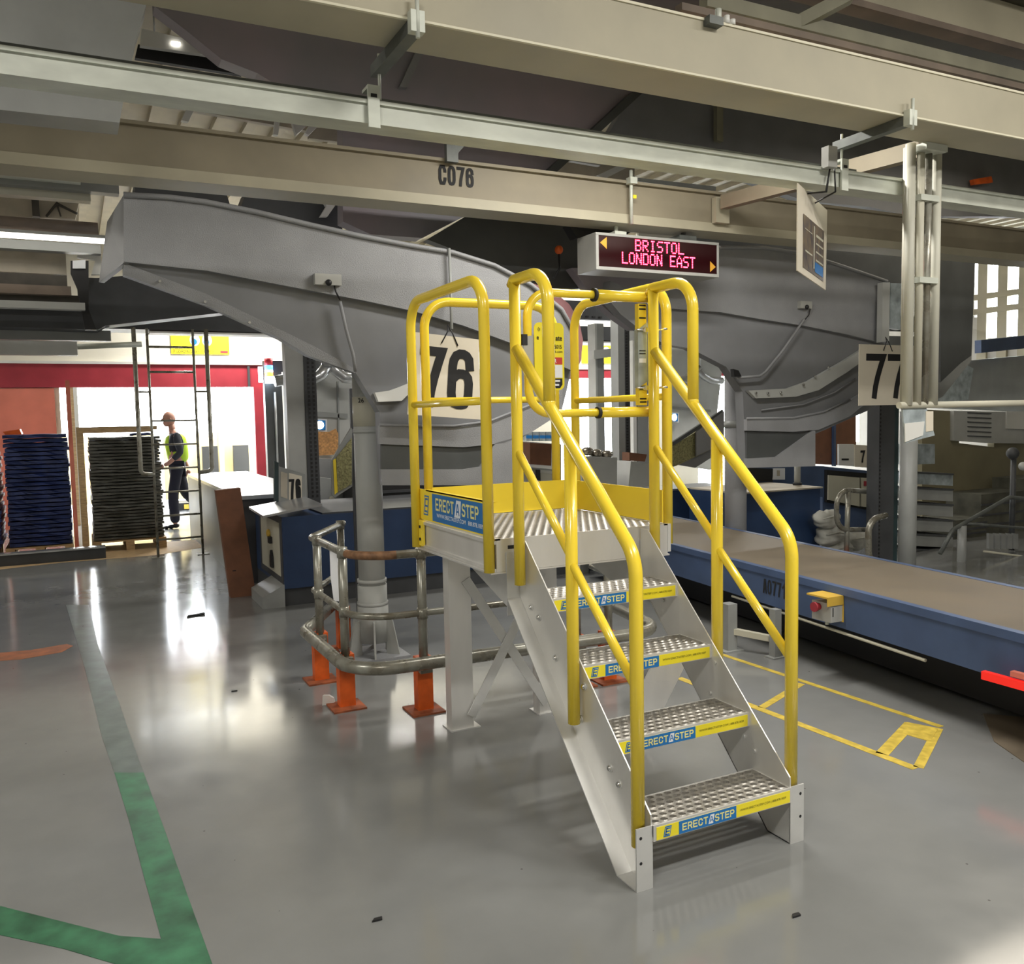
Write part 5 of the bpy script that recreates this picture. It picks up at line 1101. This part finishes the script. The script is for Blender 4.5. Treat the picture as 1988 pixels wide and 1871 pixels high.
# ================================================================ PERSON
def skinmesh(name, joints, edges, m_, parent, lvl=2, off=0.):
    me = bpy.data.meshes.new(name); org = V(parent.location)
    me.from_pydata([V(j[:3])-org for j in joints], edges, [])
    o = bpy.data.objects.new(name, me); COL.objects.link(o); 
    md = o.modifiers.new('s', 'SKIN'); md.use_smooth_shade = True
    for i, j in enumerate(joints):
        r = j[3]+off; r2 = (j[4] if len(j) > 4 else j[3])+off
        me.skin_vertices[0].data[i].radius = (r, r2)
    me.skin_vertices[0].data[0].use_root = True
    s = o.modifiers.new('d', 'SUBSURF'); s.levels = s.render_levels = lvl
    bpy.context.view_layer.update(); dg = bpy.context.evaluated_depsgraph_get()
    m2 = bpy.data.meshes.new_from_object(o.evaluated_get(dg)); bpy.data.objects.remove(o)
    for p in m2.polygons: p.use_smooth = True
    m2.materials.clear(); m2.materials.append(MATS[m_]); o2 = bpy.data.objects.new(name, m2); COL.objects.link(o2); o2.parent = parent; return o2
PX, PY = -.34, 12.1
per = thing('person', 'bald person in dark clothes and yellow green hi-vis vest walking left', 'person', (PX, PY, 0))
def J(x, y, z, *r): return (PX+x, PY+y, z, *r)
# walking towards -x ; near side is -y
body = [J(.04, 0, 1.00, .105, .14), J(.03, 0, 1.18, .10, .14), J(.01, 0, 1.38, .11, .16), J(-.005, 0, 1.50, .055, .06), J(-.04, 0, 1.58, .05), 
        J(.02, -.17, 1.44, .055), J(.07, -.22, 1.18, .042), J(-.12, -.22, 1.02, .035), J(-.18, -.21, .99, .03),
        J(.02, .17, 1.44, .055), J(.10, .21, 1.18, .042), J(.20, .22, .96, .033), J(.21, .22, .90, .03),
        J(.02, -.09, .94, .085), J(-.06, -.10, .52, .058), J(-.04, -.10, .12, .042), J(-.06, -.10, .06, .04),
        J(.05, .09, .94, .085), J(.14, .10, .52, .058), J(.42, .10, .26, .042), J(.45, .10, .20, .035)]
be = [(0, 1), (1, 2), (2, 3), (3, 4), (2, 5), (5, 6), (6, 7), (7, 8), (2, 9), (9, 10), (10, 11), (11, 12), (0, 13), (13, 14), (14, 15), (15, 16), (0, 17), (17, 18), (18, 19), (19, 20)]
bd = skinmesh('body', body, be, 'skin', per)
# head joined to the body mesh
hb = MB('skin'); hc = V((PX-.055, PY, 1.70)); hb.ball(hc, .09, 20, 14, 1.06, .84, 1.28); hb.ball(hc+V((-.035, 0, -.065)), .055, 14, 10, 1.0, .95, 1.0); hb.ball(hc+V((-.098, 0, -.015)), .018, 8, 6, 1.1, .8, 1.5); hb.ball(hc+V((.01, -.075, -.01)), .022, 8, 6, .8, .4, 1.3); hb.ball(hc+V((.01, .075, -.01)), .022, 8, 6, .8, .4, 1.3); hb.ball(hc+V((-.09, 0, -.06)), .014, 8, 6, 1, 1.8, .7)
hb.cyl(hc+V((.03, 0, -.08)), hc+V((.045, 0, -.22)), .052, 14)
def hand(cx_, cy_, cz_, dx, dz):
    hb = MB('skin')
    hb.ball((cx_, cy_, cz_), .036, 10, 8, 1.0, .5, 1.1)
    for k, L_ in enumerate((.055, .065, .06, .048)):
        o_ = (k-1.5)*.017; s_ = V((cx_-.02*dx*0+dx*.025+o_*dz*.0, cy_, cz_+o_+(-.0))); hb.tube([s_, s_+V((dx*L_*.55, 0, dz*L_*.4)), s_+V((dx*L_*.75, .012, dz*L_*.95))], [.010, .009, .007], 8)
    hb.tube([(cx_, cy_-.01, cz_+.02), (cx_+dx*.03, cy_-.03, cz_+.035), (cx_+dx*.055, cy_-.032, cz_+.03)], [.012, .011, .008], 8); hb.build('hand', per)
hand(PX-.215, PY-.21, .975, -1, -.6); hand(PX+.215, PY+.22, .85, -.5, -1)
hb.m('ink').ball(hc+V((-.078, -.034, .012)), .009, 6, 5); hb.ball(hc+V((-.078, .034, .012)), .009, 6, 5)
hb.build('head', per, label='bald head')
sh = [j[:3]+(j[3]+.014, (j[4] if len(j) > 4 else j[3])+.014) for j in body]
skinmesh('shirt', [sh[0], sh[1], sh[2], J(.005, 0, 1.47, .075), sh[5], sh[6], J(-.06, -.22, 1.07, .048), sh[9], sh[10], J(.15, .215, 1.06, .048)], [(0, 1), (1, 2), (2, 3), (2, 4), (4, 5), (5, 6), (2, 7), (7, 8), (8, 9)], 'shirt', per)
skinmesh('trousers', [J(.04, 0, 1.0, .118, .15), sh[13], sh[14][:3]+(.085, .085), J(-.045, -.10, .07, .078), sh[17], sh[18][:3]+(.085, .085), J(.44, .10, .23, .072)], [(0, 1), (1, 2), (2, 3), (0, 4), (4, 5), (5, 6)], 'trouser', per)
skinmesh('hi_vis_vest', [J(.06, 0, .98, .135, .17), J(.045, 0, 1.18, .135, .175), J(.02, 0, 1.38, .135, .19), J(.01, 0, 1.475, .08, .12)], [(0, 1), (1, 2), (2, 3)], 'hivis', per, 2)
b = MB('shirt').box(PX-.115, PX-.02, PY-.2, PY+.2, 1.0, 1.40) if False else None
def shoe(x, y, z, a):
    b = MB('black'); ca, sa = math.cos(a), math.sin(a)
    for (u, w, r, sx) in ((0, 0, .045, 1.2), (-.07, -.012, .04, 1.3), (-.14, -.02, .034, 1.2)): b.ball((x+u*ca, y, z+w+u*sa), r, 12, 8, sx, .95, .85)
    b.build('shoe', per)
shoe(PX-.04, PY-.10, .045, 0); shoe(PX+.47, PY+.10, .17, .9)

# ================================================================ LIGHT
def lamp(x, y, z, lx, ly, power, col=(1, .93, .82), label=None, thing_=True, rot=None, spread=None):
    ld = bpy.data.lights.new('ceiling_light', 'AREA'); ld.shape = 'RECTANGLE'; ld.size = lx; ld.size_y = ly; ld.energy = power; ld.color = col
    o = bpy.data.objects.new('ceiling_lamp', ld); COL.objects.link(o); o.location = (x, y, z)
    if rot: o.rotation_euler = rot
    b = MB('white_paint').box(x-lx/2-.03, x+lx/2+.03, y-ly/2-.03, y+ly/2+.03, z+.015, z+.07)
    if z < ZC-.1:
        for s_ in (-1, 1): b.cyl((x+s_*lx*.4, y, z+.07), (x+s_*lx*.4, y, ZC-.03), .006, 6)
    tag(b.build('batten_light'), label, 'light')
WARM = (1, .90, .74); NEU = (1, .965, .905); COOL = (.86, .93, 1)
lamp(-3.0, -2.6, 4.3, 1.5, .30, 120, NEU, 'unseen batten light added behind the viewer on the left')  # unseen lamps behind the viewer, added to brighten beam fronts and stairs
lamp(1.2, -2.6, 4.3, 1.5, .30, 150, NEU, 'unseen batten light added behind the viewer in the middle')
lamp(5.2, -1.8, 4.3, 1.5, .30, 35, WARM, 'unseen batten light added behind the viewer on the right')
lamp(1.5, 1.7, 3.6, 1.4, .22, 75, NEU, 'batten light hung between the beams above the stairs')
lamp(-4.8, 1.0, 4.3, 1.5, .30, 90, NEU, 'ceiling batten light left of the chute')
lamp(2.2, 5.9, 3.9, 1.5, .30, 80, NEU, 'ceiling batten light behind the chutes')
lamp(3.4, -1.8, 4.3, 1.4, .22, 75, NEU, 'ceiling batten light over the conveyor')
lamp(6.5, 3.0, 4.3, 1.5, .30, 30, WARM, 'ceiling batten light over the right side machines')
lamp(-4.8, 9.2, 4.4, 1.5, .30, 70, NEU, 'ceiling batten light in front of the mezzanine')
lamp(.85, 12.7, 4.15, 1.3, .40, 170, NEU, 'batten light added over the dock door')  # added to brighten the dock wall and place a floor reflection
lamp(3.6, 12.3, 4.4, 2.0, .30, 170, NEU, 'batten light added to brighten the dock wall')  # lamp added in place of daylight on the white dock wall
lamp(8.5, 12.3, 4.4, 2.0, .30, 200, NEU, 'batten light added over the second dock door')  # same added row, brightening the dock wall
lamp(8.0, 8.0, 4.4, 1.5, .30, 110, NEU, 'ceiling batten light over the middle machines')
w = bpy.data.worlds.new('outdoor_sky'); SC.world = w; w.use_nodes = True
bg = w.node_tree.nodes['Background']; bg.inputs[0].default_value = (.90, .95, 1, 1); bg.inputs[1].default_value = 18.0
SC.view_settings.view_transform = 'Standard'; SC.view_settings.look = 'None'; SC.view_settings.gamma = 1; SC.view_settings.exposure = 0.12
try: SC.view_settings.use_curve_mapping = False
except Exception: pass
SC.cycles.max_bounces = 8; SC.cycles.use_denoising = True; SC.cycles.sample_clamp_indirect = 8
